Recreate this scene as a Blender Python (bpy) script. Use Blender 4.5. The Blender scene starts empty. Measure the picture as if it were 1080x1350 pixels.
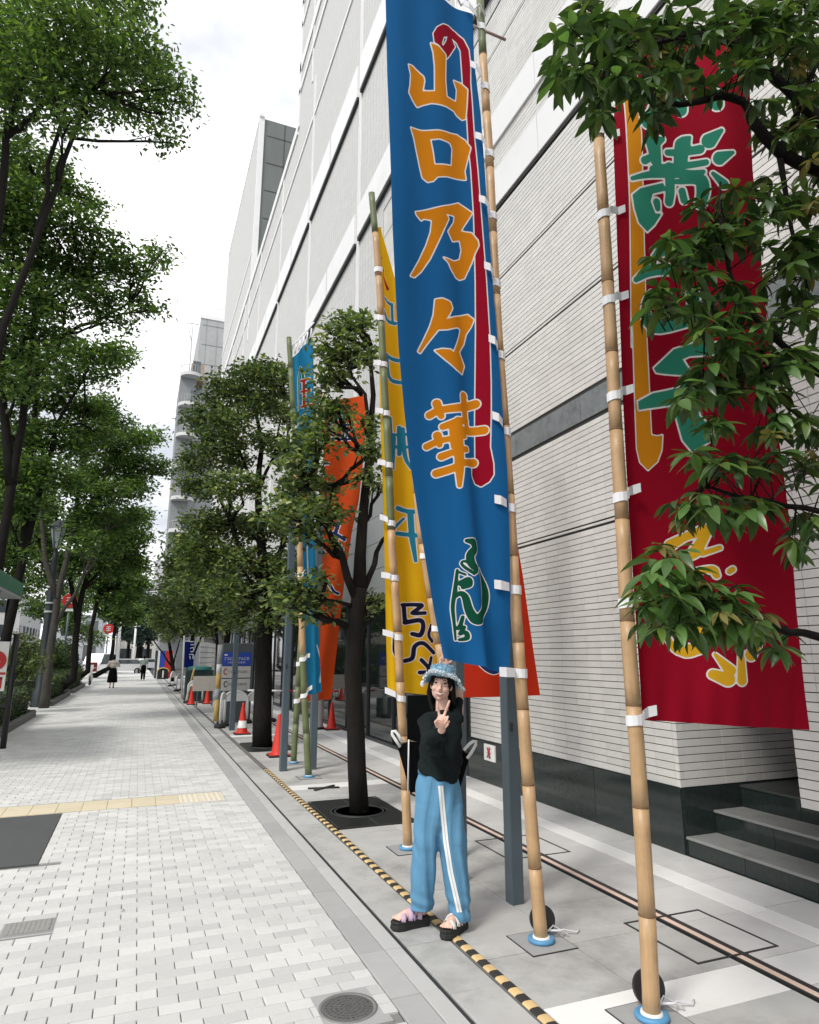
import bpy, bmesh, math, random
import numpy as np
from mathutils import Vector, Matrix
random.seed(7); RNG = np.random.default_rng(11)
SC = bpy.context.scene; COL = SC.collection
PI = math.pi

# ------------------------------------------------------------------ camera
FPX, CX, CY, CAMH = 870.0, 540.0, 675.0, 1.7
PITCH = math.atan((864 - 675) / FPX)
YAW = math.atan((540 - 182) / math.hypot(FPX, 189))
Fv = np.array([math.sin(YAW) * math.cos(PITCH), math.cos(YAW) * math.cos(PITCH), math.sin(PITCH)])
Rv = np.array([math.cos(YAW), -math.sin(YAW), 0.0])
Uv = np.cross(Rv, Fv)
CAMP = np.array([0, 0, CAMH])
cam = bpy.data.cameras.new('camera'); camo = bpy.data.objects.new('camera', cam); COL.objects.link(camo)
m = Matrix([[Rv[i], Uv[i], -Fv[i], CAMP[i]] for i in range(3)] + [[0, 0, 0, 1]])
camo.matrix_world = m
cam.sensor_fit = 'HORIZONTAL'; cam.sensor_width = 36; cam.lens = FPX / 1080 * 36
cam.clip_start = 0.05; cam.clip_end = 3000
SC.camera = camo
SC.render.resolution_x = 819; SC.render.resolution_y = 1024

# ------------------------------------------------------------------ world, sun, exposure
SUN_EL, SUN_AZ = math.radians(50), math.radians(238)
w = bpy.data.worlds.new("World"); SC.world = w; w.use_nodes = True
nt = w.node_tree; nt.nodes.clear()
out = nt.nodes.new('ShaderNodeOutputWorld'); bg = nt.nodes.new('ShaderNodeBackground')
sky = nt.nodes.new('ShaderNodeTexSky'); sky.sky_type = 'NISHITA'; sky.sun_disc = False
sky.sun_elevation = SUN_EL; sky.sun_rotation = SUN_AZ
sc_ = nt.nodes.new('ShaderNodeVectorMath'); sc_.operation = 'SCALE'; sc_.inputs['Scale'].default_value = 0.9
nt.links.new(sky.outputs[0], sc_.inputs[0])
tc = nt.nodes.new('ShaderNodeTexCoord')
no = nt.nodes.new('ShaderNodeTexNoise'); no.inputs['Scale'].default_value = 2.2; no.inputs['Detail'].default_value = 6
no.inputs['Roughness'].default_value = 0.45
mp = nt.nodes.new('ShaderNodeMapping'); mp.inputs['Scale'].default_value = (1, 1, 2.2); mp.inputs['Location'].default_value = (0.6, 0.1, 0)
nt.links.new(tc.outputs['Generated'], mp.inputs[0]); nt.links.new(mp.outputs[0], no.inputs['Vector'])
rmp = nt.nodes.new('ShaderNodeValToRGB')
rmp.color_ramp.elements[0].position = 0.34; rmp.color_ramp.elements[0].color = (0.88, 0.88, 0.88, 1)
rmp.color_ramp.elements[1].position = 0.56; rmp.color_ramp.elements[1].color = (1, 1, 1, 1)
nt.links.new(no.outputs['Fac'], rmp.inputs[0])
mx = nt.nodes.new('ShaderNodeMix'); mx.data_type = 'RGBA'
nt.links.new(rmp.outputs[0], mx.inputs[0]); nt.links.new(sc_.outputs[0], mx.inputs[6])
mx.inputs[7].default_value = (8.2, 8.3, 8.45, 1)
no2 = nt.nodes.new('ShaderNodeTexNoise'); no2.inputs['Scale'].default_value = 3.1; no2.inputs['Detail'].default_value = 5; no2.inputs['Roughness'].default_value = .5
mp2 = nt.nodes.new('ShaderNodeMapping'); mp2.inputs['Scale'].default_value = (1, 1, 1.8); mp2.inputs['Location'].default_value = (3.1, .4, .2)
nt.links.new(tc.outputs['Generated'], mp2.inputs[0]); nt.links.new(mp2.outputs[0], no2.inputs['Vector'])
rm2 = nt.nodes.new('ShaderNodeMapRange'); rm2.inputs['From Min'].default_value = .40; rm2.inputs['From Max'].default_value = .60; nt.links.new(no2.outputs['Fac'], rm2.inputs['Value'])
cm = nt.nodes.new('ShaderNodeMix'); cm.data_type = 'RGBA'; nt.links.new(rm2.outputs[0], cm.inputs[0])
cm.inputs[6].default_value = (4.35, 4.5, 4.85, 1); cm.inputs[7].default_value = (8.6, 8.65, 8.7, 1); nt.links.new(cm.outputs[2], mx.inputs[7])
nt.links.new(mx.outputs[2], bg.inputs[0]); bg.inputs[1].default_value = 0.12
nt.links.new(bg.outputs[0], out.inputs[0])
sun = bpy.data.lights.new('sun', 'SUN'); sun.energy = 1.5; sun.angle = math.radians(14); sun.color = (1, 0.96, 0.9)
suno = bpy.data.objects.new('sun', sun); COL.objects.link(suno)
sd = Vector((math.sin(SUN_AZ) * math.cos(SUN_EL), math.cos(SUN_AZ) * math.cos(SUN_EL), math.sin(SUN_EL)))
suno.rotation_euler = sd.to_track_quat('Z', 'Y').to_euler()
suno.location = (0, 0, 60)
SC.view_settings.view_transform = 'Standard'; SC.view_settings.look = 'None'
SC.view_settings.exposure = 0.64; SC.view_settings.gamma = 1.0; SC.view_settings.use_curve_mapping = False

# ------------------------------------------------------------------ pixel helpers (turn measured directions into places)
def ray(u, v): return Fv + Rv * (u - CX) / FPX + Uv * (CY - v) / FPX
def gnd(u, v, z=0.0):
    d = ray(u, v); return CAMP + d * ((z - CAMH) / d[2])
def atY(u, v, Y):
    d = ray(u, v); return CAMP + d * (Y / d[1])
def atX(u, v, X):
    d = ray(u, v); return CAMP + d * (X / d[0])

# ------------------------------------------------------------------ materials
MATS = {}
def M(name, col, rough=0.6, var=0.08, scale=6.0, bump=0.0, bscale=60.0, metal=0.0, island=0.0, orand=0.0,
      trans=0.0, stretch=(1, 1, 1), spec=0.5, dirt=0.0, dirtscale=1.2, sheen=0.0, coat=0.0, huevar=0.0):
    if name in MATS: return MATS[name]
    mt = bpy.data.materials.new(name); mt.use_nodes = True; MATS[name] = mt
    t = mt.node_tree; t.nodes.clear(); N = t.nodes.new; L = t.links.new
    o = N('ShaderNodeOutputMaterial'); b = N('ShaderNodeBsdfPrincipled')
    b.inputs['Roughness'].default_value = rough; b.inputs['Metallic'].default_value = metal
    b.inputs['Specular IOR Level'].default_value = spec
    if coat: b.inputs['Coat Weight'].default_value = coat; b.inputs['Coat Roughness'].default_value = 0.08
    if sheen: b.inputs['Sheen Weight'].default_value = sheen
    g = N('ShaderNodeNewGeometry'); oi = N('ShaderNodeObjectInfo')
    vm = N('ShaderNodeVectorMath'); vm.operation = 'MULTIPLY'; vm.inputs[1].default_value = stretch
    L(g.outputs['Position'], vm.inputs[0])
    n = N('ShaderNodeTexNoise'); n.inputs['Scale'].default_value = scale; n.inputs['Detail'].default_value = 6
    L(vm.outputs[0], n.inputs['Vector'])
    def ma(op, a, b2):
        q = N('ShaderNodeMath'); q.operation = op
        for i, x in enumerate((a, b2)):
            if isinstance(x, (int, float)): q.inputs[i].default_value = x
            else: L(x, q.inputs[i])
        return q.outputs[0]
    f = ma('ADD', ma('MULTIPLY', n.outputs['Fac'], 2 * var), 1 - var)
    if island: f = ma('MULTIPLY', f, ma('ADD', ma('MULTIPLY', g.outputs['Random Per Island'], 2 * island), 1 - island))
    if orand: f = ma('MULTIPLY', f, ma('ADD', ma('MULTIPLY', oi.outputs['Random'], 2 * orand), 1 - orand))
    if dirt:
        n2 = N('ShaderNodeTexNoise'); n2.inputs['Scale'].default_value = dirtscale; n2.inputs['Detail'].default_value = 8
        n2.inputs['Roughness'].default_value = 0.7; L(g.outputs['Position'], n2.inputs['Vector'])
        mr = N('ShaderNodeMapRange'); mr.inputs['From Min'].default_value = 0.5; mr.inputs['From Max'].default_value = 0.7
        mr.inputs['To Min'].default_value = 1.0; mr.inputs['To Max'].default_value = 1 - dirt; L(n2.outputs['Fac'], mr.inputs['Value'])
        f = ma('MULTIPLY', f, mr.outputs[0])
    if huevar:
        mc = N('ShaderNodeMix'); mc.data_type = 'RGBA'
        mc.inputs[6].default_value = (*col, 1); mc.inputs[7].default_value = (min(1, col[0] * 2.6), min(1, col[1] * 1.7), col[2] * 0.9, 1)
        hv = ma('MULTIPLY', ma('POWER', g.outputs['Random Per Island'], 3.0), huevar)
        L(hv, mc.inputs[0]); csrc = mc.outputs[2]
    else:
        rgb = N('ShaderNodeRGB'); rgb.outputs[0].default_value = (*col, 1); csrc = rgb.outputs[0]
    s = N('ShaderNodeVectorMath'); s.operation = 'SCALE'; L(csrc, s.inputs[0]); L(f, s.inputs['Scale'])
    L(s.outputs[0], b.inputs['Base Color'])
    if bump:
        n3 = N('ShaderNodeTexNoise'); n3.inputs['Scale'].default_value = bscale; n3.inputs['Detail'].default_value = 4
        L(vm.outputs[0], n3.inputs['Vector'])
        bp = N('ShaderNodeBump'); bp.inputs['Strength'].default_value = bump; bp.inputs['Distance'].default_value = 0.01
        L(n3.outputs['Fac'], bp.inputs['Height']); L(bp.outputs[0], b.inputs['Normal'])
    if trans:
        tr = N('ShaderNodeBsdfTranslucent'); s2 = N('ShaderNodeVectorMath'); s2.operation = 'MULTIPLY'
        s2.inputs[1].default_value = (1.2, 1.3, 0.7); L(s.outputs[0], s2.inputs[0]); L(s2.outputs[0], tr.inputs['Color'])
        ms = N('ShaderNodeMixShader'); ms.inputs[0].default_value = trans
        L(b.outputs[0], ms.inputs[1]); L(tr.outputs[0], ms.inputs[2]); L(ms.outputs[0], o.inputs[0])
    else: L(b.outputs[0], o.inputs[0])
    mt['_bsdf'] = b.name
    return mt

paver = M('paver', (0.61, 0.61, 0.592), 0.85, 0.05, 30, 0.15, 90, island=0.07, orand=0.07, dirt=0.14, dirtscale=0.9)
joint = M('joint_mortar', (0.22, 0.22, 0.21), 0.95, 0.2, 20)
slab = M('slab', (0.47, 0.47, 0.455), 0.75, 0.16, 5, 0.15, 120, orand=0.07, island=0.05, dirt=0.38, dirtscale=1.3)
slabl = M('slab_light', (0.80, 0.80, 0.78), 0.75, 0.06, 8, 0.1, 120, orand=0.05, island=0.05, dirt=0.12, dirtscale=2)
slabd = M('slab_grey', (0.40, 0.40, 0.395), 0.8, 0.08, 8, 0.1, 120, orand=0.06, island=0.07)
darkjoint = M('dark_joint', (0.05, 0.05, 0.05), 0.9)
tactile = M('tactile_yellow', (0.66, 0.58, 0.42), 0.8, 0.08, 8, 0.1, 90, orand=0.05)
tactile2 = M('tactile_pale', (0.74, 0.70, 0.62), 0.8, 0.06, 9)
asphalt = M('asphalt', (0.055, 0.056, 0.056), 0.9, 0.2, 40, 0.4, 200, dirt=0.2)
iron = M('cast_iron', (0.12, 0.12, 0.115), 0.55, 0.25, 30, 0.3, 150, metal=0.4)
grate_m = M('grate_iron', (0.02, 0.024, 0.022), 0.5, 0.25, 20, 0.3, 120, metal=0.3)
copper = M('copper_rail', (0.80, 0.60, 0.50), 0.5, 0.1, 12)
dkmetal = M('dark_metal', (0.05, 0.05, 0.05), 0.5, 0.15, 20, metal=0.4)
greym = M('post_grey', (0.085, 0.115, 0.135), 0.45, 0.08, 6, metal=0.1, dirt=0.1)
tile = M('wall_tile', (0.67, 0.66, 0.63), 0.42, 0.06, 12, 0.08, 60, island=0.06, orand=0.06, dirt=0.12, dirtscale=0.8)
tileback = M('tile_joint', (0.045, 0.045, 0.042), 0.95)
white = M('white_panel', (0.84, 0.84, 0.84), 0.55, 0.03, 3, dirt=0.06)
band_m = M('band_stone', (0.19, 0.21, 0.215), 0.4, 0.3, 14, 0.1, 60, dirt=0.35, dirtscale=5)
granite = M('black_granite', (0.024, 0.034, 0.032), 0.10, 0.45, 30, island=0.1)
granite2 = M('granite_tread', (0.26, 0.265, 0.255), 0.6, 0.2, 80, dirt=0.3, dirtscale=4)
panelg = M('metal_panel', (0.30, 0.32, 0.325), 0.35, 0.05, 2, metal=0.2)
concg = M('grey_concrete', (0.17, 0.185, 0.18), 0.8, 0.25, 1.0, 0, stretch=(1, 1, 0.25))
conc = M('pale_concrete', (0.42, 0.43, 0.43), 0.8, 0.1, 1.0, dirt=0.15)
glassm = M('dark_glass', (0.008, 0.012, 0.012), 0.03, 0.1, 3, spec=0.9)
winglass = M('window_glass', (0.05, 0.065, 0.075), 0.05, 0.15, 3, spec=0.8)
bark = M('bark_dark', (0.016, 0.0145, 0.013), 0.95, 0.5, 14, 1.0, 30, stretch=(1, 1, 0.3), spec=.15)
barkp = M('bark_pale', (0.06, 0.055, 0.047), 0.95, 0.5, 10, 0.9, 30, stretch=(1, 1, 0.4))
leafA = M('leaf_street', (0.10, 0.165, 0.06), 0.38, 0.2, 3, island=0.6, trans=0.35, huevar=0.7)
leafB = M('leaf_zelkova', (0.070, 0.138, 0.038), 0.5, 0.35, 1.2, island=0.55, trans=0.48, huevar=0.6)
leafH = M('leaf_hedge', (0.04, 0.085, 0.022), 0.55, 0.3, 3, island=0.5, trans=0.15, huevar=0.8)
leafF = M('leaf_near', (0.08, 0.17, 0.05), 0.33, 0.25, 6, island=0.4, orand=0.4, trans=0.32, huevar=0.6)
leafR = M('leaf_young', (0.22, 0.19, 0.06), 0.35, 0.2, 6, island=0.3, orand=0.3, trans=0.35)
bamboo = M('bamboo', (0.52, 0.335, 0.175), 0.42, 0.24, 9, 0.1, 40, stretch=(8, 8, 0.6), dirt=0.15, dirtscale=9)
bamboog = M('bamboo_green', (0.14, 0.17, 0.075), 0.45, 0.18, 8, 0.1, 40, stretch=(8, 8, 0.6))
bambood = M('bamboo_node', (0.20, 0.11, 0.055), 0.6, 0.2, 20)
tiew = M('tie_cloth', (0.85, 0.85, 0.87), 0.9, 0.04, 30)
orange_c = M('cone_red', (0.62, 0.03, 0.015), 0.45, 0.08, 8)
blackr = M('black_rubber', (0.015, 0.015, 0.015), 0.7, 0.15, 20)
blackc = M('black_cloth', (0.004, 0.0045, 0.005), 0.95, 0.3, 14, 0.2, 30, spec=.08)
whitep = M('white_paint', (0.80, 0.80, 0.78), 0.4, 0.04, 6)
yellowp = M('yellow_paint', (0.62, 0.42, 0.14), 0.6, 0.1, 30)
yellowr = M('yellow_rubber', (0.70, 0.50, 0.24), 0.6, 0.12, 30, orand=0.06)
bluep = M('blue_print', (0.02, 0.07, 0.40), 0.5, 0.05, 6)
redp = M('red_print', (0.50, 0.02, 0.02), 0.5, 0.08, 6)
bluer = M('blue_ring', (0.10, 0.30, 0.52), 0.5, 0.1, 10)
greenp = M('green_paint', (0.005, 0.16, 0.075), 0.4, 0.05, 6)
skin = M('skin', (0.78, 0.49, 0.385), 0.48, 0.06, 20)
hairm = M('hair', (0.005, 0.004, 0.004), 0.5, 0.5, 90, 0.6, 200, stretch=(1, 1, 0.08), spec=.25)
shirt = M('shirt_black', (0.010, 0.015, 0.0155), 0.9, 0.4, 9, 1.0, 16, stretch=(1, 1, 0.35), spec=.15)
denim = M('pants_blue', (0.105, 0.275, 0.44), 0.85, 0.12, 10, 1.0, 12, stretch=(1.4, 1.4, 0.28))
hatm = M('hat_blue', (0.30, 0.50, 0.63), 0.95, 0.18, 50, 0.8, 70)
fur = M('hat_fringe', (0.82, 0.88, 0.90), 0.95, 0.12, 50)
soilm = M('soil', (0.04, 0.032, 0.025), 0.95, 0.3, 20)
carw = M('car_white', (0.75, 0.75, 0.75), 0.25, 0.02, 3, coat=0.5)

# ------------------------------------------------------------------ mesh helpers
class MB:
    def __init__(s): s.v = []; s.f = []; s.mi = []; s.sm = []
    def add(s, vs, fs, mi=0, smooth=False):
        o = len(s.v); s.v.extend([tuple(map(float, x)) for x in vs])
        for f in fs: s.f.append(tuple(i + o for i in f)); s.mi.append(mi); s.sm.append(smooth)
    def box(s, x0, x1, y0, y1, z0, z1, mi=0, bottom=True):
        vs = [(x0, y0, z0), (x1, y0, z0), (x1, y1, z0), (x0, y1, z0), (x0, y0, z1), (x1, y0, z1), (x1, y1, z1), (x0, y1, z1)]
        fs = [(4, 5, 6, 7), (0, 1, 5, 4), (1, 2, 6, 5), (2, 3, 7, 6), (3, 0, 4, 7)]
        if bottom: fs.append((3, 2, 1, 0))
        s.add(vs, fs, mi)
    def bbox(s, x0, x1, y0, y1, z0, z1, c=0.004, mi=0):      # chamfered top edges
        vs = [(x0, y0, z0), (x1, y0, z0), (x1, y1, z0), (x0, y1, z0), (x0, y0, z1 - c), (x1, y0, z1 - c), (x1, y1, z1 - c), (x0, y1, z1 - c),
              (x0 + c, y0 + c, z1), (x1 - c, y0 + c, z1), (x1 - c, y1 - c, z1), (x0 + c, y1 - c, z1)]
        fs = [(0, 1, 5, 4), (1, 2, 6, 5), (2, 3, 7, 6), (3, 0, 4, 7), (4, 5, 9, 8), (5, 6, 10, 9), (6, 7, 11, 10), (7, 4, 8, 11), (8, 9, 10, 11)]
        s.add(vs, fs, mi)
    def tube(s, pts, rad, n=8, mi=0, caps=True, smooth=True, flat=None):
        pts = [np.array(p, float) for p in pts]
        if isinstance(rad, (int, float)): rad = [rad] * len(pts)
        rings = []
        up = None
        for i, p in enumerate(pts):
            a = pts[max(0, i - 1)]; b = pts[min(len(pts) - 1, i + 1)]
            t = b - a; t /= (np.linalg.norm(t) + 1e-9)
            if up is None:
                up = np.array([0, 0, 1.]) if abs(t[2]) < 0.9 else np.array([1., 0, 0])
            x = np.cross(up, t); x /= (np.linalg.norm(x) + 1e-9); y = np.cross(t, x); up = y if abs(t[2]) > .9 or True else up
            k = (1, 1) if flat is None else flat
            rings.append([p + rad[i] * (k[0] * math.cos(2 * PI * j / n) * x + k[1] * math.sin(2 * PI * j / n) * y) for j in range(n)])
        vs = [q for r in rings for q in r]; fs = []
        for i in range(len(pts) - 1):
            for j in range(n):
                a = i * n + j; b = i * n + (j + 1) % n; fs.append((a, b, b + n, a + n))
        if caps:
            fs.append(tuple(range(n))[::-1]); fs.append(tuple((len(pts) - 1) * n + j for j in range(n)))
        s.add(vs, fs, mi, smooth)
    def lathe(s, c, prof, n=20, mi=0, smooth=True):          # prof [(r,z)...]
        vs = []; fs = []
        for r, z in prof:
            for j in range(n): vs.append((c[0] + r * math.cos(2 * PI * j / n), c[1] + r * math.sin(2 * PI * j / n), c[2] + z))
        for i in range(len(prof) - 1):
            for j in range(n):
                a = i * n + j; b = i * n + (j + 1) % n; fs.append((a, b, b + n, a + n))
        fs.append(tuple((len(prof) - 1) * n + j for j in range(n)))
        s.add(vs, fs, mi, smooth)
    def ell(s, c, r, n=14, mi=0, rot=None):
        vs = []; fs = []; m_ = n // 2
        for i in range(m_ + 1):
            th = PI * i / m_
            for j in range(n):
                ph = 2 * PI * j / n
                p = np.array([r[0] * math.sin(th) * math.cos(ph), r[1] * math.sin(th) * math.sin(ph), r[2] * math.cos(th)])
                if rot is not None: p = rot @ p
                vs.append(p + np.array(c))
        for i in range(m_):
            for j in range(n):
                a = i * n + j; b = i * n + (j + 1) % n; fs.append((a + n, b + n, b, a))
        s.add(vs, fs, mi, True)
    def prism(s, poly, axis, a0, a1, mi=0):                  # poly in other two axes
        n = len(poly)
        def mk(p, a):
            if axis == 'x': return (a, p[0], p[1])
            if axis == 'y': return (p[0], a, p[1])
            return (p[0], p[1], a)
        vs = [mk(p, a0) for p in poly] + [mk(p, a1) for p in poly]
        fs = [tuple(range(n)), tuple(range(n, 2 * n))[::-1]] + [(i, i + n, (i + 1) % n + n, (i + 1) % n) for i in range(n)]
        s.add(vs, fs, mi)
    def mesh(s, name, mats):
        me = bpy.data.meshes.new(name); me.from_pydata(s.v, [], s.f)
        for q in (mats if isinstance(mats, (list, tuple)) else [mats]): me.materials.append(q)
        me.polygons.foreach_set('material_index', s.mi); me.polygons.foreach_set('use_smooth', s.sm); me.update()
        return me
def fixn(me):
    b = bmesh.new(); b.from_mesh(me); bmesh.ops.recalc_face_normals(b, faces=b.faces); b.to_mesh(me); b.free()
def obj(name, mb, mats, parent=None, label=None, cat=None, group=None, kind=None, loc=None, fix=True):
    me = mb.mesh(name, mats) if isinstance(mb, MB) else mb
    if fix and isinstance(mb, MB) and len(me.polygons) < 60000: fixn(me)
    o = bpy.data.objects.new(name, me); COL.objects.link(o)
    if loc is not None: o.location = loc
    if parent:
        o.parent = parent
        if loc is None: o.matrix_parent_inverse = Matrix.Translation(parent.location).inverted() if parent.type == 'EMPTY' or parent.location.length else Matrix()
    return tag(o, label, cat, group, kind)
def tag(o, label=None, cat=None, group=None, kind=None):
    if label: o['label'] = label
    if cat: o['category'] = cat
    if group: o['group'] = group
    if kind: o['kind'] = kind
    return o
def thing(name, loc, label, cat, group=None):
    o = bpy.data.objects.new(name, None); COL.objects.link(o); o.location = loc; o.empty_display_size = .1
    bpy.context.view_layer.update()
    return tag(o, label, cat, group)
def inst(name, me, loc, parent=None, rot=None, scale=None):     # a piece sharing its mesh
    o = bpy.data.objects.new(name, me); COL.objects.link(o); o.location = loc
    if rot: o.rotation_euler = rot
    if scale: o.scale = scale
    if parent: o.parent = parent; o.matrix_parent_inverse = Matrix.Translation(parent.location).inverted()
    return o
def copytree(o, loc, label, group=None, rz=None):
    c = o.copy(); COL.objects.link(c); c.location = loc; c['label'] = label
    if rz is not None: c.rotation_euler.z = rz
    if group: c['group'] = group
    def rec(a, b):
        for ch in [x for x in bpy.data.objects if x.parent == a]:
            d = ch.copy(); COL.objects.link(d); d.parent = b; rec(ch, d)
    rec(o, c); return c
def smesh(name, verts, faces, mats, smooth=False):
    me = bpy.data.meshes.new(name); nv = len(verts); nf = len(faces); k = faces.shape[1]
    me.vertices.add(nv); me.vertices.foreach_set('co', np.asarray(verts, np.float32).ravel())
    me.loops.add(nf * k); me.loops.foreach_set('vertex_index', faces.astype(np.int32).ravel())
    me.polygons.add(nf); me.polygons.foreach_set('loop_start', np.arange(0, nf * k, k, dtype=np.int32))
    me.polygons.foreach_set('loop_total', np.full(nf, k, np.int32))
    me.polygons.foreach_set('use_smooth', np.full(nf, bool(smooth)))
    for q in mats: me.materials.append(q)
    me.update(); me.validate(); return me

# ------------------------------------------------------------------ foliage
def leaves_mesh(name, P, L_, W_, mat, droop=0.0, flat=0.5):
    """P (n,3) leaf bases; every leaf is a folded four-point blade"""
    n = len(P)
    d = RNG.normal(size=(n, 3)); d[:, 2] = d[:, 2] * flat - droop; d /= np.linalg.norm(d, axis=1)[:, None]
    s = np.cross(d, RNG.normal(size=(n, 3)) * 0.6 + np.array([0, 0, 1.])); s /= np.linalg.norm(s, axis=1)[:, None] + 1e-9
    up = np.cross(s, d); ln = (L_ * RNG.uniform(0.7, 1.3, n))[:, None]; wd = (W_ * RNG.uniform(0.7, 1.3, n))[:, None]
    V = np.empty((n, 4, 3))
    V[:, 0] = P; V[:, 1] = P + d * ln * 0.45 + s * wd + up * wd * .3; V[:, 2] = P + d * ln; V[:, 3] = P + d * ln * 0.45 - s * wd + up * wd * .3
    F = np.arange(4 * n).reshape(n, 4)
    return smesh(name, V.reshape(-1, 3), F, [mat])
def clump_points(clumps, dens, tw=0.16, per=22):
    """clumps [(center, (rx,ry,rz))]; twigs scattered in each, leaves round each twig"""
    out_ = []
    for c, r in clumps:
        r = np.array(r, float) if not np.isscalar(r) else np.array([r, r, r], float)
        n = max(3, int(dens * (r[0] * r[1] * r[2]) ** (2 / 3.0)))
        q = RNG.normal(size=(n, 3)); q /= np.linalg.norm(q, axis=1)[:, None]
        q *= (RNG.uniform(0.05, 1, n) ** 0.42)[:, None]
        q = np.array(c) + q * r
        per_n = RNG.integers(int(per * .5), int(per * 1.5), n)
        t = np.repeat(q, per_n, axis=0)
        out_.append(t + RNG.normal(size=t.shape) * tw * np.array([1, 1, .55]))
    return np.concatenate(out_)

# ================================================================== GROUND
g = MB(); g.box(-300, 300, -40, 700, -0.5, -0.16)
obj('ground', g, asphalt, kind='structure', label='flat dark asphalt ground beyond the pavement')
g = MB(); g.box(-60, -5.0, -30, 500, -0.158, -0.13)
g.box(-5.0, -4.85, -30, 500, -0.158, 0.0)
obj('road', g, [asphalt], kind='structure', label='asphalt road left of the tree row')
WX0, WX1 = -4.7, 1.32
sw = MB(); sw.box(WX0, WX1, -3, 140, -0.15, -0.012)
sidewalk = obj('sidewalk', sw, joint, kind='structure', label='wide pavement of pale grey brick pavers')
# plaza strip
pz = MB(); pz.box(WX1, 12, -3, 140, -0.15, -0.014)
plaza = obj('plaza_paving', pz, darkjoint, kind='structure', label='strip of grey stone slabs along the building')

BL, BP, BG = 0.198, 0.0975, 0.005
# patches cut out of the pavers
PATCH = [(-3.2, -0.635, 6.72, 8.66), (-4.7, 1.12, 8.70, 9.22), (-0.66, -0.36, 5.13, 5.38), (0.955, 1.245, 3.41, 3.69)]
def hidden_patch(x0, x1, y0, y1):
    for a, b, c, d in PATCH:
        if x1 > a + .01 and x0 < b - .01 and y1 > c + .01 and y0 < d - .01: return True
    return False
pv = MB(); pv.bbox(-BL / 2 + BG / 2, BL / 2 - BG / 2, -BP / 2 + BG / 2, BP / 2 - BG / 2, -0.04, 0.0, 0.003)
pme = pv.mesh('paving_brick', [paver]); fixn(pme)
pmd = M('paver_grey', (0.535, 0.535, 0.522), 0.85, 0.05, 30, 0.15, 90, island=0.08, orand=0.08)
pmed = pv.mesh('paving_brick', [pmd]); fixn(pmed)
bricks = []
for j in range(int(52 / BP)):
    y = 2.55 + (j + .5) * BP
    off = (j % 2) * BL / 2
    x = WX1 - BL / 2 - off
    first = True
    while x > -4.7:
        if first and off:
            bricks.append((x + BL * .75, y, j, 0.5)); first = False
        bricks.append((x, y, j, 1.0)); x -= BL
def inframe(x, y, z=0):
    d = np.array([x, y, z]) - CAMP; zz = d @ Fv
    if zz < .2: return None
    return CX + FPX * (d @ Rv) / zz, CY - FPX * (d @ Uv) / zz, zz
near = []; far = []
for b in bricks:
    x, y, j, k = b; hw = BL / 2 * k
    if hidden_patch(x - hw, x + hw, y - BP / 2, y + BP / 2):
        ok = False
        for a, bb, c, d in PATCH:
            if y + BP / 2 > c + .01 and y - BP / 2 < d - .01 and x + hw > a and x - hw < bb:
                if x + hw > bb + .03 and y > c and y < d: x0_, x1_ = bb + .002, x + hw; ok = True
                elif x - hw < a - .03 and y > c and y < d: x0_, x1_ = x - hw, a - .002; ok = True
        if not ok: continue
        x = (x0_ + x1_) / 2; k = (x1_ - x0_) / BL; b = (x, y, j, k)
    q = inframe(x, y)
    vis = q and -10 < q[0] < 1090 and q[1] < 1365
    if not q or q[0] < -250: continue
    (near if vis else far).append((q[2], b))
near.sort(key=lambda t: t[0])
for zz, b in near[:300]:
    x, y, j, k = b
    dark = (j % 63 in (28, 29)) or random.random() < .34
    o = inst('paving_brick', pmed if dark else pme, (x, y, random.uniform(-.0008, .0008)), sidewalk)
    if k != 1: o.scale = (k, 1, 1)
rest = near[300:] + far
def stuff_bricks(lst, mat, name):
    V = []; F = []
    base = np.array(pv.v); fb = np.array([f for f in pv.f]); k = 0
    for zz, b in lst:
        x, y, j, kk = b
        q = base.copy(); q[:, 0] *= kk; q += (x, y, random.uniform(-.001, .001)); V.append(q); F.append(fb + k); k += len(base)
    me = smesh(name, np.concatenate(V), np.concatenate(F), [mat]); fixn(me)
    o = obj(name, me, None, sidewalk, kind='stuff'); return o
rd = [(z, b) for z, b in rest]
darkset = [t for t in rd if (t[1][2] % 63 in (28, 29)) or random.random() < .3]
ids = set(map(id, darkset)); lightset = [t for t in rd if id(t) not in ids]
stuff_bricks(lightset, paver, 'paving_bricks'); stuff_bricks(darkset, pmd, 'grey_paving_bricks')
fs_ = MB(); fs_.box(WX0, WX1 - .002, 54.6, 140, -0.012, -0.001); obj('far_paving', fs_, paver, sidewalk)
# asphalt patch, tactile band, plate, manhole
a = MB(); a.box(-3.2, -0.64, 6.725, 8.655, -0.01, 0.001)
tag(obj('asphalt_patch', a, M('patch_asphalt', (0.085, 0.09, 0.09), .9, .12, 60, .5, 220, dirt=.15)), 'dark grey asphalt patch let into the pale pavers at the left', 'pavement patch', kind='structure')
tb = obj('tactile_paving', (lambda q: (q.box(-4.7, 1.12, 8.70, 9.22, -0.011, -0.006), q)[1])(MB()), joint, label='yellow tactile paving band across the brick pavement', kind='structure')
for i in range(20):
    for r in range(2):
        x1 = 1.115 - i * 0.262; x0 = x1 - 0.258
        if x0 < -4.2: continue
        q = MB(); q.bbox(x0, x1, 8.703 + r * .2585, 8.703 + r * .2585 + .2555, -0.006, 0.0035, .002, 0)
        pale = i < 2
        if pale:
            for k in range(4): q.bbox(x0 + .018 + k * .062, x0 + .05 + k * .062, 8.715 + r * .2585, 8.94 + r * .2585, 0.003, 0.0085, .003, 1)
        obj('tactile_tile', q, [tactile2 if pale else tactile, tactile], tb)
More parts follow.
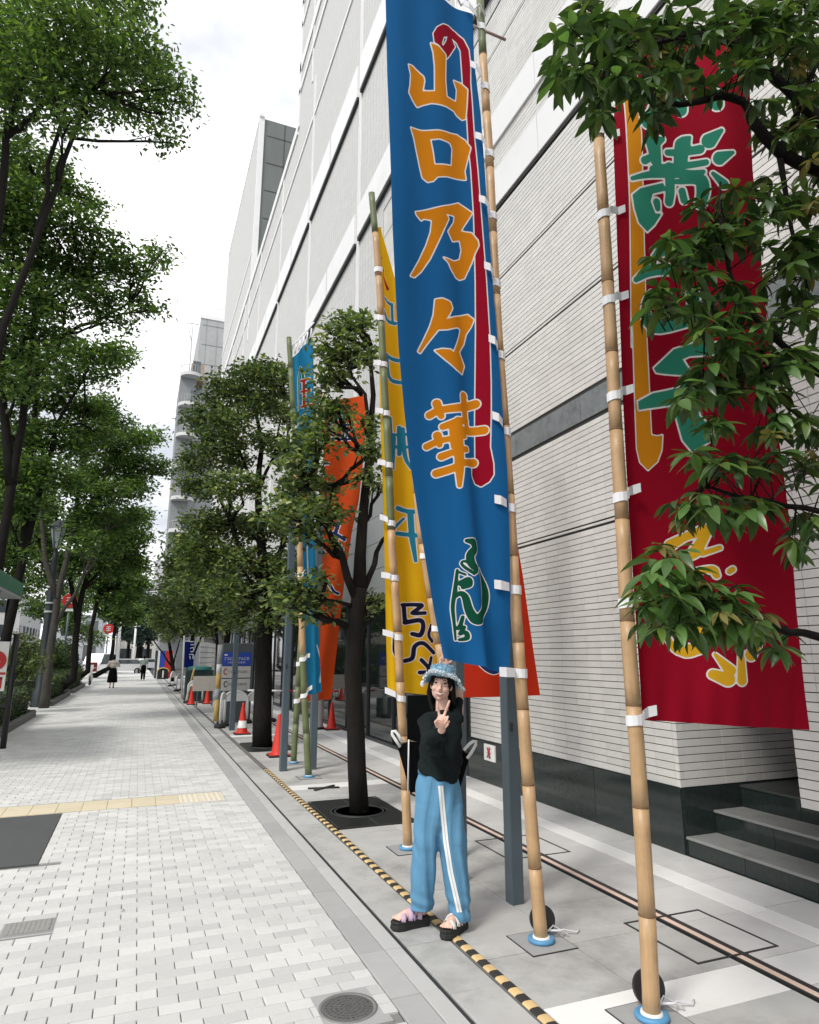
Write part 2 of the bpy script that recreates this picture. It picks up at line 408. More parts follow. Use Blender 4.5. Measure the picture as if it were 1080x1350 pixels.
t = thing('access_plate', (-.51, 5.25, 0), 'rectangular metal access cover set in the pale pavers at the left edge', 'access cover')
q = MB(); q.box(-.655, -.365, 5.135, 5.375, -.02, .001); obj('frame', q, M('plate_frame', (.28, .28, .27), .6), t)
q = MB(); q.box(-.635, -.385, 5.155, 5.355, -.015, .004)
for i in range(9): q.box(-.63 + i * .028, -.615 + i * .028, 5.16, 5.35, .004, .006)
obj('cover', q, M('plate_m', (.30, .30, .285), .6, .2, 40, .2, 90), t)
t = thing('manhole_cover', (1.10, 3.55, 0), 'round patterned cast iron manhole cover in the brick pavers', 'manhole cover')
q = MB(); q.lathe((1.10, 3.55, -.03), [(.146, 0), (.146, .032), (.128, .032), (.128, .028)], 40)
obj('rim', q, M('rim_m', (.20, .20, .19), .6, .2, 30), t)
q = MB(); q.lathe((1.10, 3.55, -.03), [(.125, 0), (.125, .031), (.118, .033), (0.001, .033)], 40, smooth=False)
for k in range(5):
    for j in range(5 + k * 6):
        an = 2 * PI * j / (5 + k * 6) + k; r = .014 + k * .023
        cx_, cy_ = 1.10 + r * math.cos(an), 3.55 + r * math.sin(an)
        q.box(cx_ - .006, cx_ + .006, cy_ - .004, cy_ + .004, .003, .0065)
obj('lid', q, M('manhole_iron', (.15, .15, .145), .55, .35, 40, .4, 120, metal=.3), t)
pvfill = MB()
for (x0, x1, y0, y1) in ((.93, 1.27, 3.36, 3.74), (-.68, -.34, 5.11, 5.40)):
    pvfill.box(x0, x1, y0, y1, -.012, -.0015)
obj('mortar_bed', pvfill, slabd, sidewalk)
# plaza slabs
def slabs(x0, x1, y0, y1, dy, mat, name='paving_slab', gap=.006, lim=None, matf=None):
    n = int(round((y1 - y0) / dy))
    for i in range(n):
        a0, a1 = y0 + i * dy + gap / 2, y0 + (i + 1) * dy - gap / 2
        q = MB(); q.bbox(x0 + gap / 2, x1 - gap / 2, a0, a1, -.04, random.uniform(-.001, .001), .003)
        mm = matf(a0) if matf else mat
        if a0 < 24: obj(name, q, mm, plaza)
        else: STF.setdefault(mm.name, (mm, MB()))[1].bbox(x0 + gap / 2, x1 - gap / 2, a0, a1, -.04, 0, .003)
STF = {}
def crossw(y):      # white cross bands every 6.1 m
    k = (y - 2.86) % 6.1
    return k < .3
slabs(1.324, 1.49, 1.9, 60, .55, slabd)
slabs(1.49, 1.60, 1.9, 60, .55, M('slab_mid', (.50, .50, .49), .8, .06, 8, .1, 90, orand=.05))
slabs(1.625, 1.905, 2.24, 60, .62, slab, matf=lambda y: slab)
Y0 = 2.86; rows = []
y = Y0 - 6.1
while y < 60:
    rows.append((y, .32, True)); yy = y + .32
    for k in range(10): rows.append((yy, .578, False)); yy += .578
    y += 6.1
cols = [(1.985, 2.56), (2.56, 3.30), (3.44, 3.94), (4.16, 4.56)]
gr_x = (1.98, 2.86); gr_y = (6.84, 8.20)
def place_slab(x0, x1, y0, y1, mat):
    if y1 < 1.5 or y0 > 60: return
    if x0 < 2.86 - .01 and y1 > gr_y[0] and y0 < gr_y[1]:
        if y0 < gr_y[0] - .02: place_slab(x0, x1, y0, gr_y[0], mat)
        if y1 > gr_y[1] + .02: place_slab(x0, x1, gr_y[1], y1, mat)
        if x1 > 2.87 and x0 < 2.86: x0 = 2.862; y0 = max(y0, gr_y[0]); y1 = min(y1, gr_y[1])
        else: return
        if y1 - y0 < .02: return
    gp = .003
    if y0 < 22: q = MB(); q.bbox(x0 + gp, x1 - gp, y0 + gp, y1 - gp, -.04, random.uniform(-.0008, .0008), .002); obj('paving_slab', q, mat, plaza)
    else: STF.setdefault(mat.name, (mat, MB()))[1].bbox(x0 + gp, x1 - gp, y0 + gp, y1 - gp, -.04, 0, .002)
for (y, dy, wh) in rows:
    for ci, (x0, x1) in enumerate(cols):
        place_slab(x0, x1, y, y + dy, slabl if wh else (slab if (ci < 2) else M('slab_pale', (.60, .60, .585), .75, .09, 6, .1, 120, orand=.05, dirt=.16)))
slabs(3.945, 4.155, 1.9, 60, .6, slabl)
for nm, (mm, q) in STF.items(): obj('far_slabs', q, mm, plaza, kind='stuff')
dr = MB(); dr.box(1.602, 1.623, 1, 60, -.03, -.008); obj('drain_slot', dr, dkmetal, plaza)
dr = MB(); dr.box(1.908, 1.982, 1, 60, -.03, -.002); obj('edge_joint', dr, M('edgej', (.16, .16, .155), .8), plaza)
# copper rail
t = thing('floor_rail', (3.37, 10, 0), 'long copper coloured rail with dark edges set in the slabs beside the building', 'floor rail')
q = MB(); q.box(3.325, 3.342, 1, 40, -.03, .003); q.box(3.394, 3.428, 1, 40, -.03, .003); obj('edge', q, dkmetal, t)
q = MB(); q.box(3.344, 3.392, 1, 40, -.03, .0); obj('centre_strip', q, copper, t)
# square slab cover outline
t = thing('slab_hatch', (3.37, 3.57, 0), 'square stone-filled floor hatch with dark metal frame by the foremost pole', 'floor hatch')
q = MB(); x0, x1, y0, y1, wd = 3.06, 3.69, 3.26, 3.89, .014
for b in ((x0, x1, y0, y0 + wd), (x0, x1, y1 - wd, y1), (x0, x0 + wd, y0 + wd, y1 - wd), (x1 - wd, x1, y0 + wd, y1 - wd)): q.box(*b, -.01, .0045)
obj('frame', q, dkmetal, t)
t = thing('slab_hatch', (3.37, 6.0, 0), 'floor hatch with dark metal frame behind the standing woman', 'floor hatch')
q = MB(); x0, x1, y0, y1 = 3.06, 3.69, 5.35, 5.98
for b in ((x0, x1, y0, y0 + wd), (x0, x1, y1 - wd, y1), (x0, x0 + wd, y0 + wd, y1 - wd), (x1 - wd, x1, y0 + wd, y1 - wd)): q.box(*b, -.01, .0045)
obj('frame', q, dkmetal, t)
# cable cover, black and yellow
t = thing('cable_cover', (1.945, 3, 0), 'black and yellow striped cable cover strip running along the slabs', 'cable cover')
def humps(mat):
    q = MB(); pr = [(-.032, 0), (-.026, .007), (-.014, .010), (.014, .010), (.026, .007), (.032, 0)]
    q.prism([(a, b) for a, b in pr], 'y', 0, .07); me = q.mesh('stripe', [mat]); fixn(me); return me
hy, hb = humps(yellowr), humps(M('black_stripe', (.03, .028, .025), .7, .2, 20))
for i in range(125):
    y = 2.0 + i * .07
    inst('stripe', hy if i % 2 else hb, (1.945 + .006 * math.sin(y * 2.1), y, .0), t)
# tree grates
def grate(cx, cy, label, sx=.87, sy=1.36):
    t = thing('tree_grate', (cx, cy, 0), label, 'tree grate', 'square iron tree grates')
    q = MB(); hx, hy_ = sx / 2, sy / 2
    n = 40; R_ = .23
    vo = []; vi = []
    for k in range(n):
        an = 2 * PI * k / n; c, s_ = math.cos(an), math.sin(an)
        sc = min(hx / max(abs(c), 1e-6), hy_ / max(abs(s_), 1e-6)); vo.append((cx + c * sc, cy + s_ * sc)); vi.append((cx + c * R_, cy + s_ * R_))
    vs = [(x, y, .006) for x, y in vo] + [(x, y, .006) for x, y in vi] + [(x, y, -.06) for x, y in vi] + [(x, y, -.06) for x, y in vo]
    fs = []
    for k in range(n):
        k2 = (k + 1) % n; fs += [(k, k2, n + k2, n + k), (n + k, n + k2, 2 * n + k2, 2 * n + k), (k, 3 * n + k, 3 * n + k2, k2)]
    q.add(vs, fs)
    obj('plate', q, grate_m, t)
    q = MB()
    for r in (.27, .31): q.lathe((cx, cy, .006), [(r - .008, 0), (r - .008, .007), (r + .008, .007), (r + .008, 0)], 40)
    for a_, b_ in ((hx - .012, hy_ - .012),):
        q.box(cx - a_, cx + a_, cy - b_, cy - b_ + .012, .006, .011); q.box(cx - a_, cx + a_, cy + b_ - .012, cy + b_, .006, .011)
        q.box(cx - a_, cx - a_ + .012, cy - b_, cy + b_, .006, .011); q.box(cx + a_ - .012, cx + a_, cy - b_, cy + b_, .006, .011)
        q.box(cx - .006, cx + .006, cy - b_, cy - .33, .006, .012); q.box(cx - .006, cx + .006, cy + .33, cy + b_, .006, .012)
    obj('ridge', q, M('grate_edge', (.06, .065, .06), .5, .2, 20, metal=.3), t)
    q = MB(); q.lathe((cx, cy, -.05), [(.225, 0), (.01, .02)], 24); obj('soil', q, soilm, t)
grate(2.42, 7.52, 'square black iron tree grate under the nearer street tree')
grate(2.42, 13.3, 'black iron tree grate under the second street tree behind the cones')

# ================================================================== BUILDING
WX = 4.563
bld = thing('office_building', (WX, 5, 0), 'long tall white tiled building with dark granite base filling the right side', 'building')
q = MB()
q.box(WX + .012, 16, -8, 3.55, 0, 23.5); q.box(WX + .012, 16, 3.55, 3.71, .62, 2.1); q.box(WX + .012, 16, 3.55, 4.89, 2.1, 23.5)
q.box(WX + .012, 16, 4.905, 9.05, 0, 23.5); q.box(11.6, 16, 3.55, 4.905, 0, 2.1)
q.box(WX + .012, 16, 9.05, 13.0, 5.2, 23.5); q.box(WX + .3, 16, 9.05, 53.5, 0, 5.2)
obj('wall_core', q, tileback, bld)
# textured far wall (tiles too small to pick apart)
ft = bpy.data.materials.new('far_tiles'); ft.use_nodes = True; T = ft.node_tree; T.nodes.clear(); N = T.nodes.new
o_ = N('ShaderNodeOutputMaterial'); b_ = N('ShaderNodeBsdfPrincipled'); b_.inputs['Roughness'].default_value = .5
gg = N('ShaderNodeNewGeometry'); sx = N('ShaderNodeSeparateXYZ'); cb = N('ShaderNodeCombineXYZ'); T.links.new(gg.outputs['Position'], sx.inputs[0])
T.links.new(sx.outputs[1], cb.inputs[0]); T.links.new(sx.outputs[2], cb.inputs[1])
br = N('ShaderNodeTexBrick'); br.offset = 0; br.inputs['Scale'].default_value = 1; br.inputs['Brick Width'].default_value = .235; br.inputs['Row Height'].default_value = .0683
br.inputs['Mortar Size'].default_value = .0045; br.inputs['Color1'].default_value = (.66, .655, .64, 1); br.inputs['Color2'].default_value = (.60, .595, .58, 1)
br.inputs['Mortar'].default_value = (.16, .16, .155, 1); T.links.new(cb.outputs[0], br.inputs['Vector'])
bp = N('ShaderNodeBump'); bp.inputs['Strength'].default_value = .5; bp.inputs['Distance'].default_value = .01; bp.invert = True
T.links.new(br.outputs['Fac'], bp.inputs['Height']); T.links.new(bp.outputs[0], b_.inputs['Normal'])
T.links.new(br.outputs['Color'], b_.inputs['Base Color']); T.links.new(b_.outputs[0], o_.inputs[0])
q = MB()
q.box(WX, WX + .01, -8, 13.0, 12.0, 23.5); q.box(WX, 16, 13.0, 53.5, 5.2, 23.5)
q.box(WX, 16, -8, 24.0, 23.5, 52); q.box(WX, 16, 37.5, 53.5, 23.5, 35.6)
obj('tiled_wall', q, ft, bld)
q = MB(); q.box(WX + .001, 16, 37.2, 37.498, 20, 35.62)
obj('end_wall', q, concg, bld)
q = MB()
for k in range(7): q.box(WX + .5, 16, 37.18, 37.2, 22.4 + k * 2.0, 22.45 + k * 2.0)
for k in range(6): q.box(WX + 1.6 * k, WX + .05 + 1.6 * k, 37.18, 37.2, 20, 35.6)
obj('panel_joint', q, M('pj', (.08, .09, .09), .9), bld)
q = MB(); q.box(WX - .02, WX + .3, 37.1, 37.35, 20, 35.7); q.box(WX - .02, WX + .25, 37.0, 53.6, 35.6, 35.8)
q.box(WX - .03, WX + .02, 37.2, 53.5, 26.0, 26.25); q.box(WX - .03, WX + .02, 30, 53.5, 23.5, 23.8)
obj('parapet_trim', q, white, bld)
# white horizontal trims on the street face
def hband(name, z0, z1, y0, y1, out_=.03, mat=white): 
    q = MB(); q.box(WX - out_, WX + .005, y0, y1, z0, z1); return obj(name, q, mat, bld)
hband('parapet', 23.3, 23.75, 24.0, 53.5, .06); hband('trim_band', 21.5, 21.66, 5, 53.5, .04)
for k, z in enumerate((25.2, 26.3, 28.7, 29.9, 32.4, 33.6, 36, 37.4, 40, 41.4, 45, 46.4)):
    hband('trim_band', z, z + (.5 if k % 2 else .25), 5, 24.0, .05)
q = MB(); q.box(WX - .05, WX + .3, 23.75, 24.02, 23.5, 52); obj('corner_trim', q, white, bld)
joints_y = [8.9, 14.95, 20.9, 26.95, 33.0, 39.0, 45.0]
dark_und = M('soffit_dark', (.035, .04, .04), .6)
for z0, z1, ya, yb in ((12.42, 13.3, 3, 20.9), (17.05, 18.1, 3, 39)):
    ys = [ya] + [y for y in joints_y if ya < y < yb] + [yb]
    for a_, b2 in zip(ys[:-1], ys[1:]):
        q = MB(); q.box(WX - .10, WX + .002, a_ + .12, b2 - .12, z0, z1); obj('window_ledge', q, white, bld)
        q = MB(); q.box(WX - .085, WX + .002, a_ + .12, b2 - .12, z0 - .075, z0 - .002); obj('ledge_shade_strip', q, dark_und, bld)  # solid dark strip: shade under the ledge put into its colour
        q = MB(); q.box(WX - .105, WX - .101, (a_ + b2) / 2 - .02, (a_ + b2) / 2 + .02, z0, z1); obj('ledge_joint', q, M('lj', (.4, .4, .4), .6), bld)
for y in joints_y:
    q = MB(); q.box(WX - .035, WX + .001, y - .09, y - .03, 5.3 if y > 9 else 10.1, 23.3); q.box(WX - .035, WX + .001, y + .03, y + .09, 5.3 if y > 9 else 10.1, 23.3)
    obj('pilaster_strip', q, white, bld)
for y in (10.5, 16, 21.5):
    q = MB(); q.box(WX - .03, WX, y - .06, y + .06, 23.6, 52); obj('pilaster_strip', q, white, bld)
for z0, z1 in ((8.42, 9.03), (9.5, 10.06)):
    ys = [2.0, 4.2, 6.55, 8.9, 11.2, 12.98]
    for a_, b2 in zip(ys[:-1], ys[1:]):
        q = MB(); q.box(WX - .035, WX + .012, a_ + .006, b2 - .006, z0, z1); obj('white_band_panel', q, white, bld)
q = MB(); q.box(WX - .012, WX + .012, 2, 12.98, 8.37, 8.415); obj('band_gap', q, dark_und, bld)
for y0, y1 in ((1.8, 3.2), (3.2, 4.6), (4.6, 6.0), (6.0, 7.45), (7.45, 8.85)):
    q = MB(); q.box(WX - .004, WX + .012, y0 + .004, y1 - .004, 4.355, 4.665); obj('stone_band_panel', q, band_m, bld)
# real tiles, stack bond
TP, TL = .0683, .236
tq = MB(); tq.add([(0, a, b) for a, b in ((0, 0), (1, 0), (1, 1), (0, 1))], [(0, 1, 2, 3)])
def tilemesh(L1, H1, axis='x'):
    c = .0015
    if axis == 'x':
        vs = [(.012, 0, 0), (.012, L1, 0), (.012, L1, H1), (.012, 0, H1), (c, 0, 0), (c, L1, 0), (c, L1, H1), (c, 0, H1), (0, c, c), (0, L1 - c, c), (0, L1 - c, H1 - c), (0, c, H1 - c)]
    else:
        vs = [(0, .012, 0), (L1, .012, 0), (L1, .012, H1), (0, .012, H1), (0, c, 0), (L1, c, 0), (L1, c, H1), (0, c, H1), (c, 0, c), (L1 - c, 0, c), (L1 - c, 0, H1 - c), (c, 0, H1 - c)]
    fs = [(0, 1, 5, 4), (1, 2, 6, 5), (2, 3, 7, 6), (3, 0, 4, 7), (4, 5, 9, 8), (5, 6, 10, 9), (6, 7, 11, 10), (7, 4, 8, 11), (8, 9, 10, 11)]
    return vs, fs
HG, VG = .0075, .0025
vs_, fs_t = tilemesh(TL - VG, TP - HG)
me_t = bpy.data.meshes.new('wall_tile'); me_t.from_pydata(vs_, [], fs_t); me_t.materials.append(tile); me_t.update(); fixn(me_t)
tl = []
rows_n = int((12.0 - .552) / TP)
thick = {int(round((3.08 - .552) / TP)), int(round((5.87 - .552) / TP)), int(round((7.18 - .552) / TP)), int(round((11.2 - .552) / TP))}
for r in range(rows_n):
    z = .552 + r * TP
    if 4.34 - TP < z < 4.67 or 8.36 - TP < z < 9.04 or 9.49 - TP < z < 10.07: 
        if not (z + TP - HG <= 4.352 or z >= 4.668) and z < 5: 
            if True: blk = 1
        else: blk = 0
        if 4.3 < z < 4.67 and z + TP > 4.354 and z < 4.665:
            ymin = 8.9
        elif (z + TP > 8.37 and z < 9.03) or (z + TP > 9.5 and z < 10.06): continue
        else: ymin = -9
    else: ymin = -9
    nL = int((4.89 - 1.6) / TL)
    yc = 4.89
    # towards +Y from the corner and towards -Y
    k = 0
    y = 4.89 + .06
    tl.append((4.89, z, .055)) if (z > .55) else None
    while y < 12.95:
        if (z < 5.2 and y + TL > 9.05): break
        if y >= ymin - .05 or ymin < 0: tl.append((y, z, TL))
        y += TL
    y = 4.89 - TL
    while y > 1.9:
        if ymin < 0:
            if z > 2.1 or (y + TL <= 3.72 and (z > .62 or y + TL < 3.6)): tl.append((y, z, TL))
        y -= TL
scored = []
for (y, z, L1) in tl:
    q_ = inframe(WX, y + TL / 2, z); 
    if q_ and 0 < q_[0] < 1080 and 0 < q_[1] < 1350 and not (840 < q_[0] < 1050 and 150 < q_[1] < 950) and L1 > .1:
        # projected size
        q2 = inframe(WX, y, z); q3 = inframe(WX, y + TL, z); scored.append((abs(q2[0] - q3[0]), y, z))
scored.sort(reverse=True); top300 = set((a[1], a[2]) for a in scored[:296])
V = []; F = []; k = 0; b0 = np.array(vs_); f0 = np.array(fs_t)
for (y, z, L1) in tl:
    r = int(round((z - .552) / TP)); hh = 1.0
    if r in thick: hz = .45
    else: hz = 1.0
    dx = random.uniform(-.0008, .0008)
    if (y, z) in top300 and hz == 1 and L1 > .1: inst('wall_tile', me_t, (WX + dx, y + VG / 2, z), bld); continue
    q_ = b0.copy(); q_[:, 1] *= L1 / TL if L1 != TL else 1
    if hz != 1: q_[:, 2] = q_[:, 2] * hz + TP * (1 - hz) * .6
    q_ += (WX + dx, y + VG / 2, z); V.append(q_); F.append(f0 + k); k += 12
me = smesh('wall_tiles', np.concatenate(V), np.concatenate(F), [tile]); fixn(me); obj('wall_tiles', me, None, bld, kind='stuff')
# reveal face of the entrance recess (faces the camera side)
V = []; F = []; k = 0; v2, f2 = tilemesh(TL - VG, TP - HG, 'y'); b0 = np.array(v2); f0 = np.array(f2)
for r in range(25):
    z = .552 + r * TP
    for c in range(13):
        if c < 4 and r < 7: pass
        q_ = b0 + (WX + .012 + .05 + c * TL, 4.892, z); V.append(q_); F.append(f0 + k); k += 12
    q_ = b0.copy(); q_[:, 0] *= .058 / TL; q_ += (WX + .0, 4.892, z); V.append(q_); F.append(f0 + k); k += 12
me = smesh('reveal_tiles', np.concatenate(V), np.concatenate(F), [tile]); fixn(me); obj('reveal_tiles', me, None, bld, kind='stuff')
q = MB(); q.box(4.6, 11.6, 3.56, 4.89, 2.04, 2.095); obj('recess_ceiling', q, dark_und, bld)
# granite plinth panels
ys = [4.892, 6.12, 7.35, 8.58, 9.05]
for a_, b2 in zip(ys[:-1], ys[1:]):
    q = MB(); q.box(WX - .012, WX + .012, a_ + (0 if a_ == 4.892 else .003), b2 - .003, 0, .545); obj('plinth_panel', q, granite, bld)
q = MB(); q.box(WX + .0125, 7.6, 4.880, 4.905, 0, .545); obj('plinth_panel', q, granite, bld)
q = MB(); q.box(WX - .012, WX + .012, 1, 3.54, 0, .545); obj('plinth_panel', q, granite, bld)
# steps
for i in range(3):
    x0 = WX + .0 + i * .34; z1 = .155 + i * .19; x1 = x0 + .34 if i < 2 else 7.6
    for k, (ya, yb) in enumerate(((1.5, 2.9), (2.9, 3.66), (3.66, 4.28), (4.28, 4.878))):
        q = MB(); q.box(x0 + .012, x0 + .03, ya + .002, yb - .002, z1 - .19 if i else 0, z1 - .022); obj('step_riser', q, granite, bld)
    for k, (ya, yb) in enumerate(((1.5, 3.3), (3.3, 4.878))):
        q = MB(); q.bbox(x0, x1 + .012, ya + .001, yb - .001, z1 - .02, z1, .004); obj('step_tread', q, granite2 if i < 2 else M('landing_stone', (.045, .05, .048), .5, .2, 40), bld)
    q = MB(); q.box(x0 + .03, 7.6, 1.5, 4.87, 0 if i == 0 else z1 - .19, z1 - .021); obj('step_core', q, granite, bld)
# showroom glass and metal panels
fr = M('mullion', (.05, .055, .06), .4, .05, 5, metal=.5)
y = 9.2
q = MB(); q.box(WX - .02, WX + .3, 9.05, 9.2, 0, 5.2); obj('pier', q, fr, bld)
while y < 40:
    y2 = y + 1.55
    q = MB(); q.box(WX + .06, WX + .075, y + .02, y2 - .02, .06, 2.86); obj('shop_window', q, glassm, bld)
    q = MB(); q.box(WX + .02, WX + .1, y2 - .02, y2 + .02, .0, 2.9); obj('mullion', q, fr, bld)
    for k in range(4):
        q = MB(); q.box(WX + .0, WX + .04, y + .006, y2 - .006, 2.92 + k * .575, 2.92 + (k + 1) * .575 - .012); obj('metal_panel', q, panelg, bld)
    y = y2
q = MB(); q.box(WX - .01, WX + .1, 9.2, 40, 0, .055); q.box(WX - .01, WX + .1, 9.2, 40, 2.86, 2.91); obj('window_frame', q, fr, bld)
q = MB(); q.box(WX + .05, WX + .06, 9.2, 53.5, 2.9, 5.2); q.box(WX + .02, WX + .3, 40, 53.5, 0, 5.2); obj('panel_backing', q, dkmetal, bld)
# wall plate with red mark
t = thing('wall_sign', (4.54, 8.36, .4), 'small white plate with red mark fixed low on the black granite base', 'sign')
q = MB(); q.box(WX - .03, WX - .0125, 8.22, 8.52, .30, .51); obj('plate', q, whitep, t)
q = MB()
for (y0, z0, y1, z1, r) in ((8.33, .34, 8.41, .47, .018), (8.41, .34, 8.33, .47, .018), (8.37, .33, 8.37, .48, .014), (8.31, .405, 8.43, .405, .014)):
    q.tube([(WX - .032, y0, z0), (WX - .032, y1, z1)], r, 6, flat=(1, .2))
obj('mark', q, M('mark_red', (.35, .05, .04), .6), t)

# ================================================================== FAR BUILDINGS
t = thing('office_tower', (7, 91, 0), 'plain grey slab tower standing behind the white building', 'building')
q = MB(); q.box(4.56, 16, 91.5, 110, 0, 49); obj('wall', q, conc, t)
q = MB()
for k in range(16): q.box(4.56 + .3, 16, 91.45, 91.5, 3 + k * 3, 3.06 + k * 3)
for k in range(5): q.box(5.4 + k * 1.5, 5.43 + k * 1.5, 91.45, 91.5, 1, 49)
obj('panel_joint', q, M('pj2', (.33, .34, .34), .9), t)
q = MB(); q.box(4.5, 16, 91.4, 91.7, 49, 49.5); q.tube([(8.3, 92, 49.5), (8.3, 92, 52)], .06, 6); q.tube([(6.3, 92, 51), (8.3, 92, 51.5)], .04, 6); obj('roof_rail', q, white, t)
p0 = atY(239, 485, 88); p1 = atY(262, 485, 88); XB0, XB1 = p0[0], p1[0] + .3
bt = thing('apartment_building', (XB0, 88, 0), 'narrow grey apartment tower with rounded white balconies beside the grey slab tower', 'building')
q = MB(); q.box(XB0, 4.4, 88, 97, 0, p0[2] - 1.2); obj('wall', q, M('apt_wall', (.25, .265, .27), .8, .06, 2), bt)
q = MB(); q.box(XB1 - 1.2, XB1 + .5, 88.6, 93, p0[2] - 1.2, p0[2] + 1.2); obj('stair_house', q, M('stair_tan', (.45, .32, .22), .8), bt)
q = MB(); q.tube([(XB0 + 1.1, 89, p0[2]), (XB0 + 1.1, 89, p0[2] + 7)], .07, 6); q.tube([(XB0 + .4, 89, p0[2] + 7.2), (XB0 + 1.1, 89, p0[2] + 4.5)], .05, 6); q.tube([(XB0 + .3, 89, p0[2] + 7.2), (XB0 + 1.9, 89, p0[2] + 7.2)], .05, 6)
obj('antenna', q, conc, bt)
zb = atY(250, 494, 87)[2]; dz = zb - atY(250, 534, 87)[2]
for k in range(10):
    z = zb - k * dz
    if z < 3: break
    cx_ = (XB0 + XB1) / 2 + .1; rx = (XB1 - XB0) / 2 + .15
    q = MB(); poly = [(cx_ + rx * math.cos(a_), 87.95 - 1.5 * math.sin(a_)) for a_ in np.linspace(0, PI, 13)]
    q.prism(poly, 'z', z - .1, z + .35); b = obj('balcony', q, M('balc', (.62, .62, .62), .7), bt)
    q = MB()
    for (x_, y_) in poly: q.box(x_ - .025, x_ + .025, y_ - .025, y_ + .025, z + .35, z + 1.3)
    for i in range(len(poly) - 1): q.tube([(poly[i][0], poly[i][1], z + 1.3), (poly[i + 1][0], poly[i + 1][1], z + 1.3)], .04, 5)
    obj('railing', q, conc, b)
    q = MB(); q.box(cx_ + .1, cx_ + rx * .8, 87.93, 87.99, z + .4, z + 2.5); obj('balcony_door', q, winglass, bt)
t = thing('distant_tower', (2.0, 150, 0), 'pale distant tower low on the horizon beyond the balconied block', 'building')
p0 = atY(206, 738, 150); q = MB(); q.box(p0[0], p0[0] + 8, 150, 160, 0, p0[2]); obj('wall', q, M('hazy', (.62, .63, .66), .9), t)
q = MB(); q.box(p0[0] - .05, p0[0] + .0, 151, 159, 5, p0[2] - 3); obj('window', q, winglass, t)
# buildings across the road
def house(x0, x1, y0, y1, h, mat, label, floors, face='x', arches=False):
    t = thing('building', ((x0 + x1) / 2, y0, 0), label, 'building')
    q = MB(); q.box(x0, x1, y0, y1, -.13, h); obj('wall', q, mat, t)
    q = MB(); q.box(x0 - .2, x1 + .25, y0 - .2, y1 + .2, h, h + .35); obj('roof', q, conc, t)
    fh = h / floors
    for f in range(floors):
        n = max(2, int((y1 - y0) / 2.6))
        for i in range(n):
            yy = y0 + (i + .25) * (y1 - y0) / n; ww = (y1 - y0) / n * .55
            q = MB(); q.box(x1 + .002, x1 + .05, yy, yy + ww, f * fh + .9, f * fh + fh - .6); w_ = obj('window', q, winglass, t)
        n = max(2, int((x1 - x0) / 2.6))
        for i in range(n):
            xx = x0 + (i + .25) * (x1 - x0) / n; ww = (x1 - x0) / n * .55
            q = MB(); q.box(xx, xx + ww, y0 - .05, y0 - .002, f * fh + .9, f * fh + fh - .6); obj('window', q, winglass, t)
    return t
hA = house(-25, -15, 50, 66, 11, M('houseA', (.62, .62, .60), .8, .05, 1, dirt=.2), 'white low building behind the left tree row beyond the road', 3)
q = MB()
for k in range(9): q.box(-24.5, -15.2, 49.7, 49.9, 6.2 + k * .55, 6.45 + k * .55)
obj('louver', q, M('louv', (.5, .5, .5), .6), hA)
house(-28, -17, 72, 88, 14, M('houseB', (.45, .40, .35), .8, .08, 1), 'tan building farther along the far side of the road', 4)
house(-24, -14, 95, 115, 9, M('houseC', (.66, .66, .66), .8, .05, 1), 'pale building near the far end of the left side', 3)
house(-13, -6, 125, 140, 8, M('houseD', (.60, .62, .66), .8, .05, 1), 'small pale building closing the end of the street', 2)
house(-4, 3, 135, 148, 7, M('houseE', (.70, .66, .6), .8, .05, 1), 'low cream building at the street end behind the walkers', 2)
house(-30, -16, 20, 44, 10, M('houseF', (.5, .5, .48), .8, .05, 1), 'grey building across the road at the left edge', 3)

# ================================================================== TREES
def seg(mb, pts, r0, r1, n=8, wob=.04):
    pts = [np.array(p, float) for p in pts]; out_ = []
    for a_, b2 in zip(pts[:-1], pts[1:]):
        k = max(2, int(np.linalg.norm(b2 - a_) / .5))
        for i in range(k): out_.append(a_ + (b2 - a_) * i / k + RNG.normal(size=3) * wob * (1 if out_ else 0))
    out_.append(pts[-1]); m_ = len(out_)
    mb.tube(out_, [r0 + (r1 - r0) * (i / (m_ - 1)) ** .8 for i in range(m_)], n)
def tree(name, base, label, group, trunk, clumps, dens, lsize, tw, per, lmat, bmat, twigs=True, cat='tree'):
    t = thing(name, tuple(base), label, cat, group)
    q = MB(); ends = []
    for pts, r0, r1 in trunk: seg(q, pts, r0, r1, 12 if r0 > .08 else 6, .012 if r0 > .08 else .03); ends += [np.array(p, float) for p in pts[1:]]
    obj('trunk', q, bmat, t)
    if twigs:
        q = MB(); E = np.array(ends)
        for c, r in clumps:
            rr = max(r) if not np.isscalar(r) else r
            d = np.linalg.norm(E - np.array(c), axis=1) + np.where(E[:, 2] > c[2], 1.0, 0); e = E[d.argmin()]
            mid = (e + np.array(c)) / 2 + np.array([0, 0, -.08 * rr]); seg(q, [e, mid, c], .032, .016, 5, .03)
            for k in range(5):
                dd = RNG.normal(size=3); dd[2] = abs(dd[2]) * .5; dd /= np.linalg.norm(dd)
                seg(q, [mid if k % 2 else c, np.array(c) + dd * rr * .8], .014, .005, 4, .02)
        obj('branches', q, bmat, t, kind='stuff')
    P = clump_points(clumps, dens, tw, per)
    obj('crown', leaves_mesh('crown', P, lsize, lsize * .24, lmat, .15), None, t, kind='stuff')
    return t
def A(u, v, Y): return tuple(atY(u, v, Y))
def CL(lst, Y, dY=.6, k=1.0):      # [(u,v,radius px)] -> clumps at depth about Y
    o = []
    for u, v, r in lst:
        YY = Y + random.uniform(-dY, dY); c = atY(u, v, YY); R_ = r * (YY / .93) / FPX * k
        o.append((tuple(c), (R_, R_, R_ * .8)))
    return o
